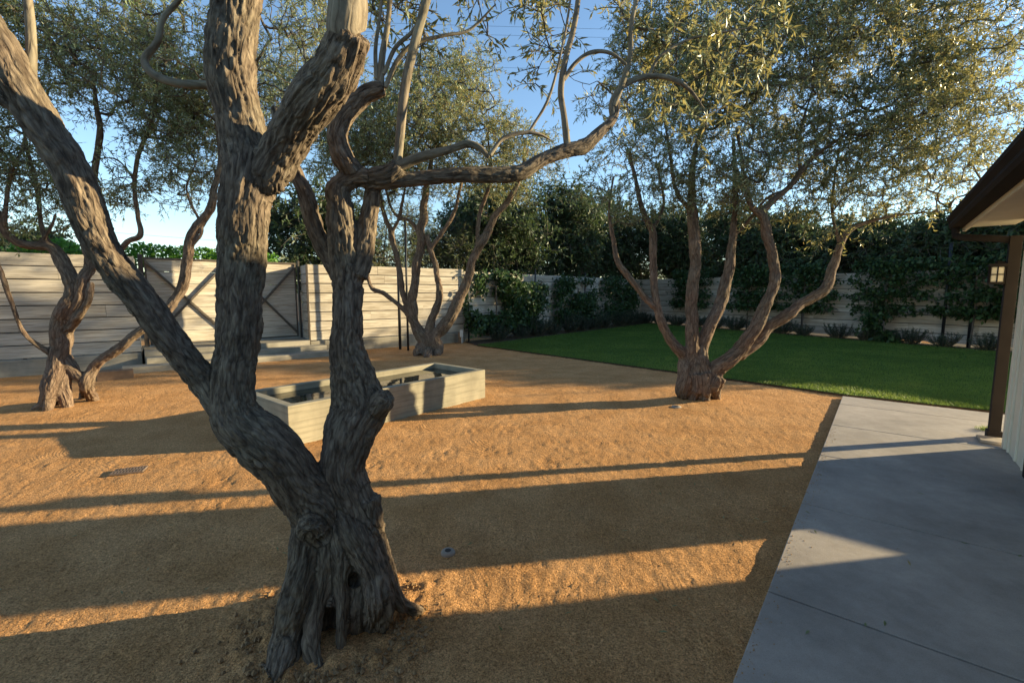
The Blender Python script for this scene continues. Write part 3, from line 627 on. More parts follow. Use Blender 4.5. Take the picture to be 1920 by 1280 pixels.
# ------------------------------------------------------------------ the four old olives
D = None
T1 = [
 L((512, 1272, D, 84), (530, 1195, 1.9, 84), (546, 1110, 1.96, 86), (574, 1040, 2.0, 88), (602, 975, 2.06, 96)),
 L((545, 1250, D, 50), (556, 1190, 1.92, 52), (566, 1110, 1.97, 60), (584, 1040, 2.02, 70)),
 L((598, 1258, D, 46), (592, 1190, 1.89, 50), (598, 1110, 1.95, 46), (608, 1035, 2.0, 58), (616, 980, 2.06, 80)),
 L((644, 1226, D, 46), (639, 1160, 1.93, 40), (636, 1100, 1.97, 38), (636, 1030, 2.02, 60), (634, 970, 2.08, 80)),
 L((700, 1176, D, 72), (700, 1120, 1.99, 76), (692, 1070, 2.02, 66), (672, 1005, 2.06, 84), (655, 960, 2.1, 84)),
 L((668, 1196, D, 34), (666, 1150, 1.98, 34), (662, 1090, 2.02, 44)),
 L((790, 1150, D, 22), (752, 1134, 2.09, 32), (726, 1080, 2.1, 44), (704, 1010, 2.11, 56), (688, 930, 2.13, 70)),
 L((638, 1140, D, 150), (636, 1060, 2.15, 140), (630, 980, 2.13, 130), (640, 930, 2.14, 100)),
 L((674, 1146, D, 86), (674, 1080, 2.13, 92), (662, 1000, 2.12, 96)), L((640, 1172, D, 84), (640, 1110, 2.1, 96), (636, 1040, 2.1, 100)),
 L((585, 1150, D, 70), (590, 1080, 2.14, 80), (605, 1000, 2.1, 90)),
 L((600, 1000, 2.0, 60), (585, 985, 1.95, 50), (570, 1000, 1.97, 36)),
 # trunk bending left then straight up
 L((640, 1010, 2.12, 120), (600, 945, 2.08, 128), (545, 888, 2.05, 118), (480, 835, 2.04, 118), (440, 780, 2.04, 104), (434, 700, 2.05, 96), (440, 600, 2.06, 98), (455, 500, 2.08, 102), (470, 400, 2.09, 106), (482, 320, 2.1, 116), (462, 240, 2.1, 98), (450, 150, 2.1, 92), (452, 60, 2.1, 98), (458, -60, 2.1, 100), (440, -260, 2.12, 84), (470, -520, 2.2, 60)),
 L((508, 345, 2.08, 84), (540, 260, 2.02, 90), (585, 185, 1.94, 94), (635, 110, 1.87, 92), (662, 55, 1.83, 82)),
 # low leaning limb to the upper left
 L((440, 800, 2.04, 80), (398, 735, 2.02, 66), (340, 655, 2.0, 70), (255, 545, 1.95, 78), (190, 440, 1.9, 82), (140, 330, 1.85, 86), (85, 235, 1.8, 88), (20, 120, 1.75, 84), (-60, -10, 1.72, 78), (-150, -180, 1.7, 66)),
 L((80, 235, 1.8, 40), (30, 200, 1.76, 36), (-30, 165, 1.72, 34), (-120, 120, 1.68, 30)),
 # second trunk
 L((690, 1000, 2.12, 90), (668, 940, 2.13, 92), (645, 880, 2.15, 98), (652, 820, 2.2, 108), (672, 760, 2.25, 116), (664, 700, 2.26, 96), (660, 640, 2.28, 66), (661, 590, 2.28, 60), (652, 520, 2.3, 68), (646, 460, 2.3, 66), (640, 400, 2.3, 54), (638, 362, 2.3, 50), (668, 338, 2.3, 40), (705, 335, 2.3, 38)),
 L((672, 790, 2.24, 70), (712, 748, 2.22, 52), (722, 738, 2.2, 30)),
 L((668, 520, 2.3, 50), (682, 470, 2.32, 46), (692, 410, 2.33, 36), (700, 350, 2.32, 30), (700, 330, 2.31, 30)),
 L((640, 520, 2.3, 40), (612, 478, 2.32, 38), (588, 425, 2.34, 38), (572, 365, 2.36, 34), (550, 312, 2.38, 30), (530, 270, 2.4, 26), (515, 200, 2.5, 22)),
 L((690, 345, 2.3, 34), (760, 336, 2.32, 32), (850, 326, 2.36, 31), (940, 326, 2.42, 30), (980, 322, 2.45, 28), (1010, 303, 2.5, 27), (1060, 284, 2.55, 28), (1095, 275, 2.6, 28), (1125, 250, 2.65, 23), (1150, 224, 2.7, 17), (1158, 190, 2.71, 11)),
 L((668, 330, 2.3, 44), (650, 300, 2.3, 42), (640, 255, 2.3, 40), (650, 215, 2.3, 40), (680, 182, 2.3, 36), (718, 170, 2.3, 28)),
 L((700, 335, 2.3, 40), (730, 325, 2.3, 40), (748, 310, 2.3, 36)),
]
T1p = [
 L((654, 70, 1.84, 80), (662, 20, 1.82, 80), (658, -60, 1.82, 76), (690, -220, 1.85, 60), (720, -420, 1.9, 40)),
 L((58, 150, 1.8, 30), (56, 80, 1.8, 27), (50, 0, 1.8, 25), (40, -120, 1.8, 22)),
 L((405, 160, 2.1, 18), (335, 156, 2.1, 19), (290, 140, 2.1, 20), (272, 112, 2.1, 17), (296, 78, 2.1, 15), (306, 35, 2.1, 13), (340, -10, 2.1, 12), (350, -90, 2.1, 10)),
 L((388, 150, 2.1, 12), (390, 90, 2.1, 15), (400, 50, 2.1, 10)),
 L((742, 312, 2.3, 20), (752, 220, 2.3, 20), (768, 120, 2.3, 19), (800, 0, 2.3, 17), (830, -120, 2.3, 14)),
 L((745, 312, 2.3, 22), (790, 293, 2.3, 19), (845, 279, 2.28, 16), (878, 268, 2.27, 17), (903, 278, 2.27, 14), (918, 296, 2.27, 10)),
 L((918, 292, 2.27, 9), (940, 262, 2.3, 8), (975, 250, 2.33, 8), (1010, 252, 2.36, 7), (1040, 268, 2.4, 2)),
 L((990, 250, 2.35, 6), (1030, 180, 2.4, 6), (1060, 60, 2.5, 5), (1075, -40, 2.5, 4)),
 L((712, 172, 2.3, 18), (716, 110, 2.3, 14), (728, 40, 2.3, 12), (735, -60, 2.3, 10)),
 L((706, 150, 2.3, 9), (704, 90, 2.3, 8), (712, 30, 2.3, 7), (718, -40, 2.3, 6)),
 L((722, 165, 2.3, 9), (745, 115, 2.32, 9), (776, 82, 2.34, 8), (830, 66, 2.36, 7), (880, 55, 2.4, 6), (930, 8, 2.4, 3)),
 L((718, 140, 2.3, 8), (740, 90, 2.3, 8), (772, 60, 2.3, 7), (790, 30, 2.3, 5)),
 L((1066, 276, 2.56, 14), (1058, 215, 2.56, 13), (1052, 170, 2.56, 13), (1060, 110, 2.56, 11), (1078, 40, 2.56, 10), (1092, -60, 2.56, 8)),
 L((1056, 150, 2.56, 9), (1078, 118, 2.58, 8), (1108, 98, 2.6, 8), (1145, 100, 2.6, 7), (1175, 122, 2.6, 6)),
 L((1150, 230, 2.7, 15), (1146, 195, 2.7, 13), (1165, 165, 2.72, 12), (1205, 146, 2.75, 12), (1250, 146, 2.78, 11), (1290, 166, 2.8, 9), (1325, 210, 2.85, 3)),
 L((1150, 200, 2.7, 12), (1172, 140, 2.7, 12), (1182, 100, 2.7, 11), (1184, 50, 2.7, 10), (1198, -20, 2.7, 9), (1210, -90, 2.7, 7)),
 L((1215, 145, 2.75, 7), (1240, 105, 2.8, 7), (1290, 75, 2.85, 6), (1350, 62, 2.9, 5), (1420, 50, 2.95, 2)),
]
e1 = [ell(1150, 60, 2.9, .62, .45, .42), ell(800, 20, 2.6, .45, .4, .22), ell(1320, 110, 3.1, .45, .4, .36), ell(620, -190, 2.9, 1.3, .8, .35), ell(1150, -160, 3.0, .9, .6, .35), ell(100, -210, 2.6, 1.1, .8, .35), ell(1340, 210, 2.9, .22, .2, .14), ell(1440, 60, 3.0, .3, .2, .2), ell(1090, 30, 2.8, .35, .3, .3)]
olive('massive old olive with two furrowed trunks in the foreground', G(625, 1190), T1, .0062, 11, e1, 430, 3, 14, .17, (.058, .012), M['bark1'], 2.2, T1p, clump=2.2, thr=-.2, r0=.0017, fur=.0065, freq=60, starts_f=lambda s: s[:, 7] < .03)
Yl = 6.29
T2 = [
 L((60, 770, D, 14), (88, 752, 6.15, 34), (104, 710, 6.2, 50), (108, 650, 6.28, 52), (118, 600, 6.3, 50), (138, 555, 6.3, 42), (128, 515, 6.3, 38), (112, 480, 6.3, 34), (98, 462, 6.3, 30), (60, 460, 6.2, 26), (30, 452, 6.1, 24), (5, 425, 6.0, 22), (-20, 370, 5.9, 18)),
 L((90, 772, D, 22), (96, 740, 6.15, 34), (106, 700, 6.2, 36)), L((128, 766, D, 24), (124, 730, 6.25, 34), (116, 690, 6.28, 38)), L((112, 762, D, 30), (110, 720, 6.3, 40), (112, 680, 6.3, 40)),
 L((132, 600, 6.3, 32), (146, 570, 6.3, 32), (158, 530, 6.3, 30), (168, 490, 6.35, 28), (160, 430, 6.4, 22), (175, 340, 6.4, 18), (185, 240, 6.4, 14), (170, 130, 6.4, 10)),
 L((128, 620, 6.3, 26), (148, 592, 6.25, 22), (166, 560, 6.2, 18), (172, 530, 6.2, 16)),
 L((178, 752, D, 30), (168, 720, 6.38, 34), (175, 692, 6.4, 28), (205, 665, 6.4, 26), (240, 638, 6.4, 24), (275, 612, 6.42, 22), (305, 590, 6.45, 23), (330, 560, 6.5, 23), (346, 520, 6.5, 24), (355, 465, 6.5, 23), (370, 425, 6.5, 22), (398, 385, 6.5, 19), (402, 350, 6.5, 15), (412, 300, 6.5, 13), (405, 220, 6.6, 10)),
 L((156, 748, D, 18), (162, 720, 6.35, 24)), L((118, 668, 6.3, 30), (140, 700, 6.32, 30), (165, 712, 6.36, 28)),
 L((112, 672, 6.27, 20), (84, 658, 6.2, 17), (50, 630, 6.1, 13), (25, 580, 6.0, 14), (5, 520, 5.9, 15), (-20, 450, 5.85, 13)),
 L((98, 465, 6.3, 18), (76, 420, 6.3, 13), (68, 350, 6.3, 12), (50, 270, 6.3, 11), (30, 180, 6.3, 9)),
 L((75, 455, 6.25, 12), (96, 425, 6.25, 9), (105, 400, 6.25, 8)),
 L((172, 500, 6.35, 20), (215, 480, 6.4, 16), (238, 452, 6.4, 14), (262, 440, 6.4, 15), (258, 405, 6.4, 12), (252, 340, 6.4, 11), (262, 285, 6.4, 11), (284, 230, 6.4, 11), (296, 170, 6.4, 8), (320, 90, 6.4, 6)),
 L((352, 470, 6.5, 10), (380, 430, 6.5, 8), (350, 360, 6.6, 7), (370, 300, 6.6, 5)),
 L((10, 420, 6.0, 14), (18, 340, 6.0, 11), (40, 280, 6.0, 9), (60, 200, 6.1, 7)),
 L((256, 345, 6.4, 7), (220, 300, 6.4, 6), (180, 300, 6.4, 5), (120, 330, 6.4, 4)),
]
e2 = [ell(190, 90, 6.4, 2.3, 1.7, 1.35), ell(330, 200, 6.6, 1.1, 1.0, .9), ell(20, 330, 6.2, .9, .9, .8), ell(-80, 120, 6.0, 1.2, 1.4, 1.5), ell(560, 110, 7.4, 1.2, 1.1, 1.2), ell(130, 330, 6.4, .9, .8, .45), ell(340, 270, 6.6, .8, .8, .65), ell(280, 345, 6.6, 1.0, .7, .38)]
olive('leaning old olive in front of the left board fence', G(125, 765), T2, .014, 22, e2, 1850, 4, 12, .25, (.064, .0135), M['bark2'], 2.0, None, r0=.0032, fur=.008, freq=26, thr=-.02)
Y3 = 11.76
T3 = [
 L((785, 668, D, 18), (790, 655, 11.7, 30), (795, 635, 11.75, 28), (782, 615, 11.8, 24), (772, 585, 11.8, 20), (780, 520, 11.8, 18), (788, 450, 11.8, 17), (795, 390, 11.8, 16), (800, 345, 11.8, 12), (815, 270, 11.8, 8)),
 L((822, 668, D, 14), (820, 652, 11.7, 24), (815, 635, 11.7, 24), (835, 605, 11.7, 26), (852, 580, 11.7, 24), (872, 530, 11.7, 19), (890, 480, 11.7, 17), (908, 445, 11.7, 18), (930, 405, 11.7, 14), (960, 365, 11.7, 12), (975, 330, 11.7, 9), (990, 280, 11.7, 6)),
 L((800, 671, D, 14), (804, 655, 11.72, 28), (806, 635, 11.75, 28), (810, 605, 11.75, 18), (823, 560, 11.8, 15), (820, 515, 11.8, 12), (806, 465, 11.8, 12), (800, 440, 11.8, 10)),
 L((778, 605, 11.8, 14), (755, 580, 11.8, 11), (720, 550, 11.8, 10), (698, 540, 11.8, 9), (688, 515, 11.8, 8), (680, 470, 11.8, 6)),
 L((774, 590, 11.8, 14), (757, 560, 11.8, 12), (750, 510, 11.8, 12), (738, 460, 11.8, 12), (732, 435, 11.8, 11), (715, 380, 11.8, 8), (700, 300, 11.8, 6)),
 L((788, 440, 11.8, 10), (770, 415, 11.8, 8), (740, 400, 11.8, 7), (720, 350, 11.8, 5)), L((735, 440, 11.8, 8), (750, 400, 11.8, 7), (762, 340, 11.8, 5)),
 L((895, 470, 11.7, 10), (900, 400, 11.7, 9), (920, 340, 11.7, 7), (915, 260, 11.7, 5)), L((806, 470, 11.8, 9), (850, 400, 11.8, 8), (870, 320, 11.8, 6)),
]
e3 = [ell(800, 250, 11.8, 2.1, 1.8, 1.5), ell(690, 290, 11.8, 1.3, 1.4, 1.3), ell(950, 300, 11.7, 1.5, 1.3, 1.0), ell(600, 200, 12.2, 1.7, 1.4, 1.8), ell(860, 140, 12, 1.0, 1.2, .8)]
olive('slender many stemmed olive near the corner where fence meets lawn', G(805, 665), T3, .018, 33, e3, 1650, 4, 14, .34, (.085, .019), M['bark2'], 2.3, None, r0=.0045, fur=.01, freq=20, thr=-.3)
T4 = [
 L((1278, 748, D, 26), (1284, 722, 6.72, 40), (1290, 695, 6.76, 44), (1285, 670, 6.8, 30), (1262, 640, 6.8, 22), (1242, 600, 6.8, 20), (1230, 555, 6.8, 17), (1226, 500, 6.8, 16), (1224, 440, 6.8, 16), (1208, 405, 6.8, 12), (1196, 360, 6.8, 9), (1180, 280, 6.8, 7)),
 L((1300, 752, D, 26), (1302, 722, 6.72, 42), (1300, 690, 6.76, 44), (1298, 640, 6.8, 30), (1300, 560, 6.8, 26), (1302, 480, 6.8, 25), (1302, 410, 6.8, 24), (1298, 370, 6.8, 18), (1300, 300, 6.8, 12), (1330, 200, 6.8, 8)),
 L((1322, 754, D, 24), (1320, 725, 6.7, 36), (1316, 690, 6.74, 42), (1318, 655, 6.8, 30), (1338, 600, 6.85, 27), (1358, 545, 6.9, 26), (1368, 490, 6.9, 22), (1376, 430, 6.9, 16), (1380, 360, 6.9, 11), (1375, 260, 6.9, 8)),
 L((1342, 750, D, 20), (1336, 725, 6.7, 32), (1340, 695, 6.7, 38), (1372, 670, 6.66, 36), (1402, 636, 6.6, 32), (1428, 590, 6.6, 28), (1450, 535, 6.6, 24), (1452, 495, 6.6, 22), (1438, 445, 6.6, 22), (1428, 405, 6.6, 22), (1408, 385, 6.6, 14), (1396, 340, 6.6, 10), (1380, 240, 6.6, 7)),
 L((1384, 668, 6.66, 30), (1415, 645, 6.7, 27), (1450, 608, 6.75, 25), (1500, 572, 6.8, 26), (1538, 548, 6.85, 25), (1562, 500, 6.9, 20), (1580, 450, 6.9, 16), (1605, 425, 6.9, 13), (1660, 408, 6.9, 9), (1720, 400, 6.9, 7), (1790, 395, 6.9, 5)),
 L((1234, 580, 6.8, 14), (1208, 555, 6.8, 14), (1180, 520, 6.8, 14), (1158, 490, 6.8, 12), (1150, 450, 6.8, 10), (1142, 400, 6.8, 7), (1150, 330, 6.8, 5)),
 L((1425, 400, 6.6, 18), (1455, 375, 6.6, 15), (1490, 340, 6.6, 13), (1520, 300, 6.6, 11), (1560, 270, 6.6, 8), (1610, 230, 6.6, 6), (1660, 150, 6.6, 4)),
 L((1330, 722, 6.66, 40), (1345, 705, 6.64, 34)),
 L((1308, 735, 6.7, 54), (1308, 700, 6.75, 60)),
 L((1376, 440, 6.9, 9), (1400, 420, 6.9, 9), (1440, 370, 6.8, 7), (1500, 350, 6.8, 5)), L((1576, 460, 6.9, 9), (1560, 400, 6.9, 8), (1565, 330, 6.9, 6), (1590, 200, 6.9, 4)),
 L((1302, 400, 6.8, 10), (1270, 360, 6.8, 9), (1255, 280, 6.8, 7), (1240, 180, 6.8, 5)), L((1224, 430, 6.8, 8), (1245, 380, 6.9, 7), (1230, 300, 6.9, 5)),
 L((1500, 330, 6.6, 7), (1500, 250, 6.6, 6), (1530, 140, 6.6, 5), (1540, 20, 6.6, 4)),
]
e4 = [ell(1450, 120, 6.9, 2.3, 1.8, 1.75), ell(1180, 290, 6.9, 1.15, 1.1, .95), ell(1680, 270, 6.8, 1.35, 1.2, 1.05), ell(1730, 70, 6.7, 1.3, 1.2, 1.1), ell(1420, 350, 6.7, 1.5, 1.0, .5), ell(1250, 110, 7.0, .9, 1.0, .9), ell(1540, 420, 6.7, .35, .3, .45), ell(1180, 400, 6.9, .6, .5, .35)]
olive('spreading old olive with five stems at the edge of the lawn', G(1305, 750), T4, .013, 44, e4, 2600, 4, 15, .26, (.064, .0135), M['bark2'], 2.1, None, r0=.003, fur=.008, freq=26, thr=-.35)

# ------------------------------------------------------------------ trees and shrubs beyond and along the fences
def cloud_tree(name, label, base, h, w, mat, n, leaf, seed, cat='tree', group=None, z0=.8, dy=None, bark='twig', thr=-.25, clump=.9):
    rng = np.random.default_rng(seed); dy = dy or w; root = empty(name, base, label, cat, group); base = np.array(base, float)
    mb = MB(); trunk = catmull(np.array([[*base, .09], [*(base + [.08, .05, h * .3]), .07], [*(base + [-.1, 0, h * .6]), .045], [*(base + [.05, 0, h * .9]), .015]]), .3); mb.tube(trunk[:, :3], trunk[:, 3] * h / 5, 8); mb.build('trunk', M['bark2x'], root, True)
    ells = [(base[0], base[1], z0 + (h - z0) * .5, w / 2, dy / 2, (h - z0) / 2)] + [(base[0] + rng.uniform(-.3, .3) * w, base[1] + rng.uniform(-.2, .2) * dy, z0 + (h - z0) * rng.uniform(.3, .85), w * .3, dy * .3, (h - z0) * .25) for _ in range(4)]
    T = fill(rng, ells, int(n * 1.2), clump, thr, seed); st = trunk[len(trunk) // 5:, :3]; P, R = grow(rng, st, T, .006)
    o, tw = foliage(rng, P, 4, 12, leaf[0] * 4.2, leaf, mat, M['twig'], root, yellow=0); branches([thin_tubes(P, R), tw], root, M['twig']); return root
M['bark2x'] = mat_plain('plain_bark', (.11, .085, .065), .95)
behind1 = lambda t, off: Fl[3] + d1 * t - n1 * off
bl = [((-6.6, 15.2), 2.2, 5.0, 3.2, 'dark', 'dark dense evergreen behind the gate pier beside the second trunk', 260),
      ((-4.6, 17.2), 2.6, 4.4, 3.0, 'bamboo', 'pale feathery reed clump behind the sunlit fence', 200),
      ((-2.4, 18.4), 3.2, 4.1, 2.6, 'bamboo', 'yellow green reed clump behind the fence by the slender olive', 170),
      (4.2, 2.4, 6.2, 4.6, 'dark', 'tall dark pepper tree rising behind the start of the shaded fence', 420),
      (8.0, 2.2, 6.9, 4.6, 'dark', 'tallest dark tree behind the middle of the shaded fence', 420),
      (11.8, 2.0, 6.8, 4.4, 'dark', 'dark round crowned tree behind the far corner of the lawn', 380),
      ]
for i, (t_, off, h_, w_, m_, lb, n_) in enumerate(bl):
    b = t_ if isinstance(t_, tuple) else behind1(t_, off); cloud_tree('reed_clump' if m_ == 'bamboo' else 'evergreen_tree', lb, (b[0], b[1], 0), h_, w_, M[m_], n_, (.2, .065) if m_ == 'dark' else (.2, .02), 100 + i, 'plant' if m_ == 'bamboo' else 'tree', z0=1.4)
b = G(55, 640); b = b * 14 / b[1]; cloud_tree('evergreen_tree', 'dark evergreen behind the left end of the board fence', (b[0], b[1], 0), 3.3, 4.0, M['dark'], 300, (.18, .06), 120, z0=1.2)
cloud_tree('evergreen_tree', 'dark bulky tree filling the gap behind the lawn corner', (7.4, 27.0, 0), 6.3, 4.6, M['dark'], 420, (.2, .065), 119, z0=1.0, thr=-.6)
b = np.array([-17.5, 12.5, 0]); cloud_tree('evergreen_tree', 'tall evergreen behind the fence at the far left', (b[0], b[1], 0), 4.0, 4.5, M['dark'], 300, (.18, .06), 121, z0=1.2)
hz = [(1.6, 6.0, 'first'), (4.3, 5.2, 'second'), (7.0, 4.6, 'third'), (9.6, 4.4, 'fourth'), (12.0, 4.1, 'fifth'), (14.3, 4.2, 'sixth'), (16.6, 3.6, 'seventh')]
for i, (t_, h_, w_) in enumerate(hz):
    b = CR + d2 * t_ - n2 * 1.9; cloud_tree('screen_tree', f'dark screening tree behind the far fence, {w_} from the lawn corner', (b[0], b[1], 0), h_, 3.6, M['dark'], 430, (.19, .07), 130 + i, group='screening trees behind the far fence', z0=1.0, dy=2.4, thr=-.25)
cloud_tree('screen_tree', 'unseen thin crowned tree added beyond the right fence to cast dappled shade', (17.6, 13.8, 0), 8.0, 4.6, M['dark'], 150, (.13, .045), 151, z0=4.6, thr=.0)  # out of view, added so its sparse crown dapples the left fence
# bright vine over the left gate
rng = np.random.default_rng(8); p0 = GL + gd * .1 - gnn * .35; k = 5200; t_ = rng.uniform(-2.2, 2.9, k)
root = empty('climbing_vine', (*p0[:2], 0), 'bright green vine spilling over the top of the left gate leaf', 'plant')
hh = 2.36 + .28 * (.5 + .5 * noise(np.stack([t_ * 2.2, 0 * t_, 0 * t_], 1), 3)); z = 1.7 + (hh - 1.6) * rng.random(k) ** .55; pos = p0 + gd * t_[:, None] - gnn * rng.uniform(-.1, .5, k)[:, None]; pos[:, 2] = z
leaf_mesh('foliage', pos, unit(rng, k) + np.array([0, 0, .4]), unit(rng, k) + np.array([.8, -.4, .5]), rng.uniform(.06, .12, k), rng.uniform(.05, .09, k), np.clip(rng.normal(.5, .25, k), 0, 1), M['vine'], root)
mb = MB()
for s_ in np.linspace(-2, 2.8, 7): q = p0 + gd * s_ - gnn * .2; mb.tube(catmull(np.array([[*q[:2], 0], [*(q + gd * .1)[:2], 1.2], [*(q - gd * .1)[:2], 2.3]]), .3), .02, 6)
mb.build('stems', M['twig'], root)

# broad leaved figs trained on wires along both fences
def fig(base, dirv, h, w, label, seed, n=420, z0=.35, tiers=None, group=None, kind='fig_shrub', dep=.28):
    rng = np.random.default_rng(seed); root = empty(kind, (*base[:2], 0), label, 'shrub' if not tiers else 'tree', group); base = np.array([*base[:2], 0.])
    mb = MB(); mb.tube(catmull(np.array([[*base, .035], [*(base + dirv * .03 + [0, 0, h * .4]), .028], [*(base + [0, 0, h * .8]), .014]]), .1)[:, :3], .025, 7)
    if tiers: ells = [(*(base + [0, 0, z])[:3], w / 2 if True else 0, dep, tz) for z, tz in tiers]
    T = []
    while len(T) < n:
        if tiers:
            z, tz = tiers[rng.integers(len(tiers))]; v = unit(rng, 1)[0] * rng.random() ** .4; p = base + dirv * v[0] * w / 2 + np.array([-dirv[1], dirv[0], 0]) * v[1] * dep + [0, 0, z + v[2] * tz]
        else:
            x = rng.uniform(-1, 1); z = z0 + (h - z0) * rng.random(); p = base + dirv * x * w / 2 * (1 - .35 * (z / h - .5) ** 2) + np.array([-dirv[1], dirv[0], 0]) * rng.normal() * dep * .6 + [0, 0, z]
            if noise((p * 1.7)[None], seed)[0] < -.12: continue
        T.append(p)
    T = np.array(T); st = np.array([base + [0, 0, z] for z in np.linspace(.2, h * .8, 8)]); P, R = grow(rng, st, T[:n // 5], .004); V, Q = thin_tubes(P, R)
    m = 7; pos = np.repeat(T, m, 0) + rng.normal(size=(n * m, 3)) * .06; k = len(pos)
    mb.build('trunk', M['bark2x'], root, True); branches([(V, Q)], root, M['twig'])
    leaf_mesh('crown', pos, unit(rng, k) + np.array([0, 0, -.35]), unit(rng, k) + np.array([.5, -.6, .8]), rng.uniform(.09, .17, k), rng.uniform(.06, .11, k), np.clip(rng.normal(.5, .25, k), 0, 1), M['fig'], root); return root
d13, d23 = d1, d2
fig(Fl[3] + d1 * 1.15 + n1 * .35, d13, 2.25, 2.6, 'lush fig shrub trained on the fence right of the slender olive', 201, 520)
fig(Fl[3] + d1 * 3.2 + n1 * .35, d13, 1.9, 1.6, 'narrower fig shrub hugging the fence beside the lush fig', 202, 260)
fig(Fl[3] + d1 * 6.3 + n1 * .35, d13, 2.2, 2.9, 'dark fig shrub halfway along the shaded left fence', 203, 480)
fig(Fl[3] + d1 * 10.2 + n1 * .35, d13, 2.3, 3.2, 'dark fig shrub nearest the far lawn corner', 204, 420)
es = [(1290, 2.3), (1400, 2.3), (1504, 2.3), (1657, 2.25), (1823, 2.2), (1965, 2.2)]
for i, (px, h_) in enumerate(es):
    r_ = ray(px, 600); q = isect(CR + n2 * .35, d2, np.zeros(3), np.array([r_[0], r_[1], 0]))
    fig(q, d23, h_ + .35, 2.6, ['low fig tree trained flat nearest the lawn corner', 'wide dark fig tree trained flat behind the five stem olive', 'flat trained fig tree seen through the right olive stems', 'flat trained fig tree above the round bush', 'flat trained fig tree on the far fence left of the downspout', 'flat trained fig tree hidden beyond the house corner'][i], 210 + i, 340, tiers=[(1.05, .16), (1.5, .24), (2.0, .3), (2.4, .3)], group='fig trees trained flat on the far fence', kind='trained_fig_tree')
r_ = ray(1657, 600); q = isect(CR + n2 * .75, d2, np.zeros(3), np.array([r_[0], r_[1], 0])); fig(q, d23, .85, .95, 'round leafy bush below the trained fig on the far fence', 230, 150, z0=.1, dep=.4)
# rosemary: one plant, copied
def rosemary(seed):
    rng = np.random.default_rng(seed); root = empty('rosemary_shrub', (0, 0, 0)); ns = 46
    a = rng.uniform(0, 6.28, ns); rr = rng.random(ns) ** .6 * .3; b = np.stack([np.cos(a) * rr * .5, np.sin(a) * rr * .5, 0 * a], 1); hgt = rng.uniform(.3, .62, ns)
    e = b + np.stack([np.cos(a) * rr * .9, np.sin(a) * rr * .9, hgt], 1); m_ = (b + e) / 2 + np.stack([np.cos(a) * .05, np.sin(a) * .05, 0 * a], 1)
    V, Q = thin_tubes(np.stack([b, m_, e], 1), np.tile([.006, .004, .002], (ns, 1))); link_mesh('stems', quads_mesh('stems', V, Q), M['twig'], root)
    t = rng.uniform(.1, 1, (ns, 60, 1)); pos = ((1 - t) ** 2 * b[:, None] + 2 * t * (1 - t) * m_[:, None] + t * t * e[:, None]).reshape(-1, 3); k = len(pos)
    leaf_mesh('foliage', pos, unit(rng, k) * .8 + np.array([0, 0, .7]), unit(rng, k), rng.uniform(.04, .075, k), rng.uniform(.008, .014, k), np.clip(rng.normal(.5, .25, k), 0, 1), M['rosemary'], root); return root
protos = [rosemary(1), rosemary(2), rosemary(3)]; used = [False] * 3
spots = [(Fl[3] + d1 * (1.0 + 1.02 * k) + n1 * .72, 1) for k in range(12)] + [(CR + d2 * (1.2 + .98 * k) + n2 * .68, 2) for k in range(14)]
rg = random.Random(4)
for i, (p, side) in enumerate(spots):
    v = i % 3; pr = protos[v]
    if not used[v]: o = pr; used[v] = True
    else:
        o = pr.copy(); C.objects.link(o)
        for ch in pr.children: c = ch.copy(); c.parent = o; C.objects.link(c)
    s = rg.uniform(.85, 1.35); o.location = (p[0] + rg.uniform(-.1, .1), p[1] + rg.uniform(-.1, .1), .018); o.rotation_euler.z = rg.uniform(0, 6); o.scale = (s * 1.15, s * 1.15, s * (.8 if side == 2 else 1.0))
    od = ['first', 'second', 'third', 'fourth', 'fifth', 'sixth', 'seventh', 'eighth', 'ninth', 'tenth', 'eleventh', 'twelfth', 'thirteenth', 'fourteenth'][i if side == 1 else i - 12]
    tag(o, f'spiky rosemary bush, {od} along the left lawn fence from the outlet post' if side == 1 else f'spiky rosemary bush, {od} along the far lawn fence from the corner', 'shrub', 'rosemary bushes under the left lawn fence' if side == 1 else 'rosemary bushes under the far lawn fence')
# trellis posts
def post(p, h, label, r=.028, grp='dark steel posts along the fences'):
    root = empty('steel_post', (*p[:2], 0), label, 'post', grp); mb = MB(); mb.tube([(*p[:2], 0), (*p[:2], h)], r, 10); mb.build('shaft', M['black'], root, True)
    mb = MB(); mb.tube([(*p[:2], h + .0005), (*p[:2], h + .02)], r * 1.25, 10); mb.build('cap', M['black'], root)
for t_, lb in ((.08, 'dark post where the sunlit and shaded fences meet'), (3.6, 'dark post in front of the shaded fence between the two near figs'), (7.2, 'dark post in the dark fig shrub on the shaded fence'), (10.6, 'dark post nearest the far lawn corner')): post(Fl[3] + d1 * t_ + n1 * .14, 2.42, lb)
for px, h_, lb in ((1504, 1.3, 'short dark post at the foot of the fig seen through the olive stems'), (1770, 3.0, 'tall dark post rising above the far fence left of the downspout'), (1820, 1.9, 'thick dark post at the fig left of the downspout')):
    r_ = ray(px, 600); q = isect(CR + n2 * .2, d2, np.zeros(3), np.array([r_[0], r_[1], 0])); post(q, h_, lb, .04)
post(AT(765, 640, 12.6), 3.55, 'tall slim grey post behind the slender olive stems', .03); post(AT(750, 640, 12.9), 2.4, 'shorter dark post behind the slender olive stems', .04)
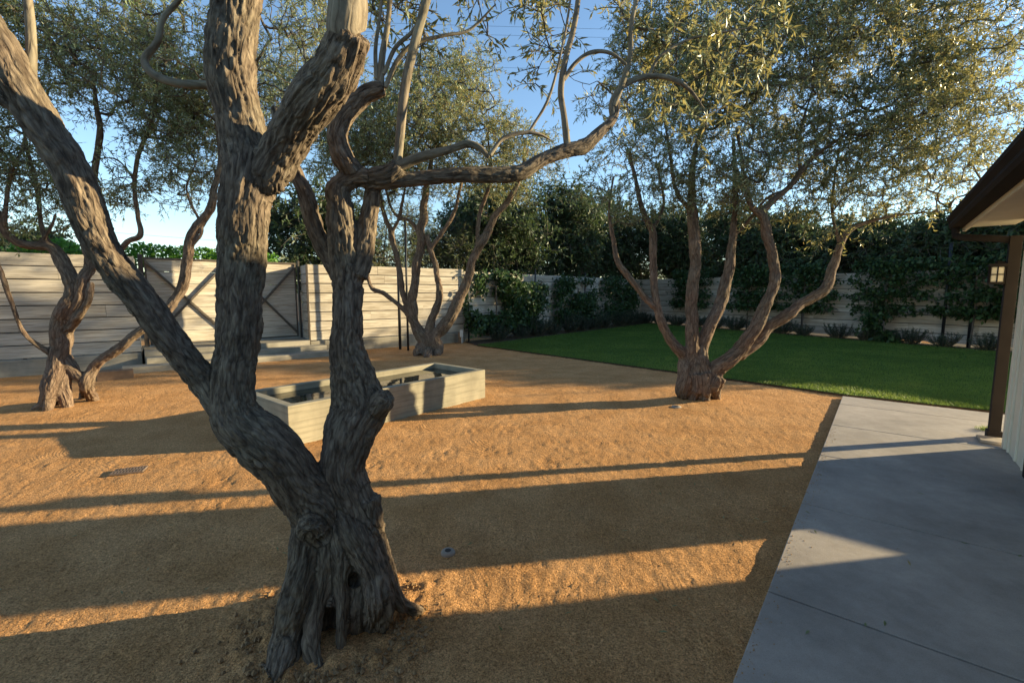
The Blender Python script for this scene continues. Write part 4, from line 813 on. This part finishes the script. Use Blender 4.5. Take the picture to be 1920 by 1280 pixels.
# overhead cables
def cable(a, b, sag, label):
    mb = MB(); pts = [(1 - t) * a + t * b - np.array([0, 0, sag * 4 * t * (1 - t)]) for t in np.linspace(0, 1, 24)]; mb.tube(pts, .009, 6); tag(mb.build('overhead_cable', M['black']), label, 'cable', 'thin overhead cables')
cable(AT(-300, 385, 30), AT(700, 468, 34), .3, 'thin black overhead cable low in the sky over the left gate')
for i, (ya, yb) in enumerate(((28, 66), (46, 80), (106, 142))): cable(AT(300, ya, 42), AT(1900, yb, 42), .3, ['topmost', 'middle', 'lowest'][i] + ' of the three faint cables crossing the blue sky gap')
# clods of loose soil round the big trunk
rng = np.random.default_rng(77); mb = MB(); k = 900
for i in range(k):
    a = rng.uniform(0, 6.28); rr = .27 + abs(rng.normal(0, .13)); q = T1c + np.array([math.cos(a) * rr, math.sin(a) * rr * .9, .035 * math.exp(-(rr / .5) ** 2)]); s = rng.uniform(.004, .016)
    v = np.array([(1, 0, 0), (0, 1, 0), (-1, 0, 0), (0, -1, 0), (0, 0, 1), (0, 0, -1)]) * s * rng.uniform(.5, 1.3, (6, 1)) + q + [0, 0, s * .4]
    mb.add(v, [(0, 1, 4), (1, 2, 4), (2, 3, 4), (3, 0, 4), (1, 0, 5), (2, 1, 5), (3, 2, 5), (0, 3, 5)])
M['clod'] = mat_plain('clod', (.25, .155, .08), .95, .1, .4, 30)
tag(mb.build('soil_clods', M['clod']), 'loose crumbled soil clods around the foot of the foreground trunk', 'soil', None, 'stuff')

# a few fallen olive leaves
rng = np.random.default_rng(91); k = 260; px = rng.uniform(-3.5, 3.5, k); py = rng.uniform(1.4, 9, k); pos = np.stack([px, py, np.where((np.stack([px, py], 1) @ N2) < NL, .046, .012)], 1)
v = unit(rng, k); v[:, 2] *= .12; tag(leaf_mesh('fallen_leaves', pos, v, np.array([0, 0, 1.]) + unit(rng, k) * .3, rng.uniform(.03, .055, k), rng.uniform(.008, .013, k), rng.uniform(.2, 1, k), M['olive'], None), 'sparse dry olive leaves scattered over the gravel and paving', 'leaves', None, 'stuff')

c = G(1850, 806, .042); rng = np.random.default_rng(92); k = 130; pos = c + np.stack([rng.normal(0, .05, k), rng.normal(0, .03, k), 0 * rng.random(k)], 1)
tag(leaf_mesh('grass_tuft', pos, unit(rng, k) + np.array([0, 0, .9]), unit(rng, k), rng.uniform(.03, .08, k), rng.uniform(.004, .007, k), rng.random(k), M['grass'], None), 'small green grass tuft growing from the paving joint beside the brown downspout', 'grass')

rng = np.random.default_rng(93); mb = MB()
for i in range(420):
    q = AN(rng.uniform(1.3, 6.4), NL - abs(rng.normal(0, .045)) - .004, .041); z = rng.uniform(.0015, .005)
    v = np.array([(1, 0, 0), (0, 1, 0), (-1, 0, 0), (0, -1, 0), (0, 0, 1)]) * z * rng.uniform(.6, 1.3, (5, 1)) + q
    mb.add(v, [(0, 1, 4), (1, 2, 4), (2, 3, 4), (3, 0, 4), (3, 2, 1, 0)])
tag(mb.build('spilled_grit', mat_plain('grit', (.36, .22, .11), .95, .1, .3, 60)), 'fine tan grit spilled onto the edge of the concrete patio', 'grit', None, 'stuff')
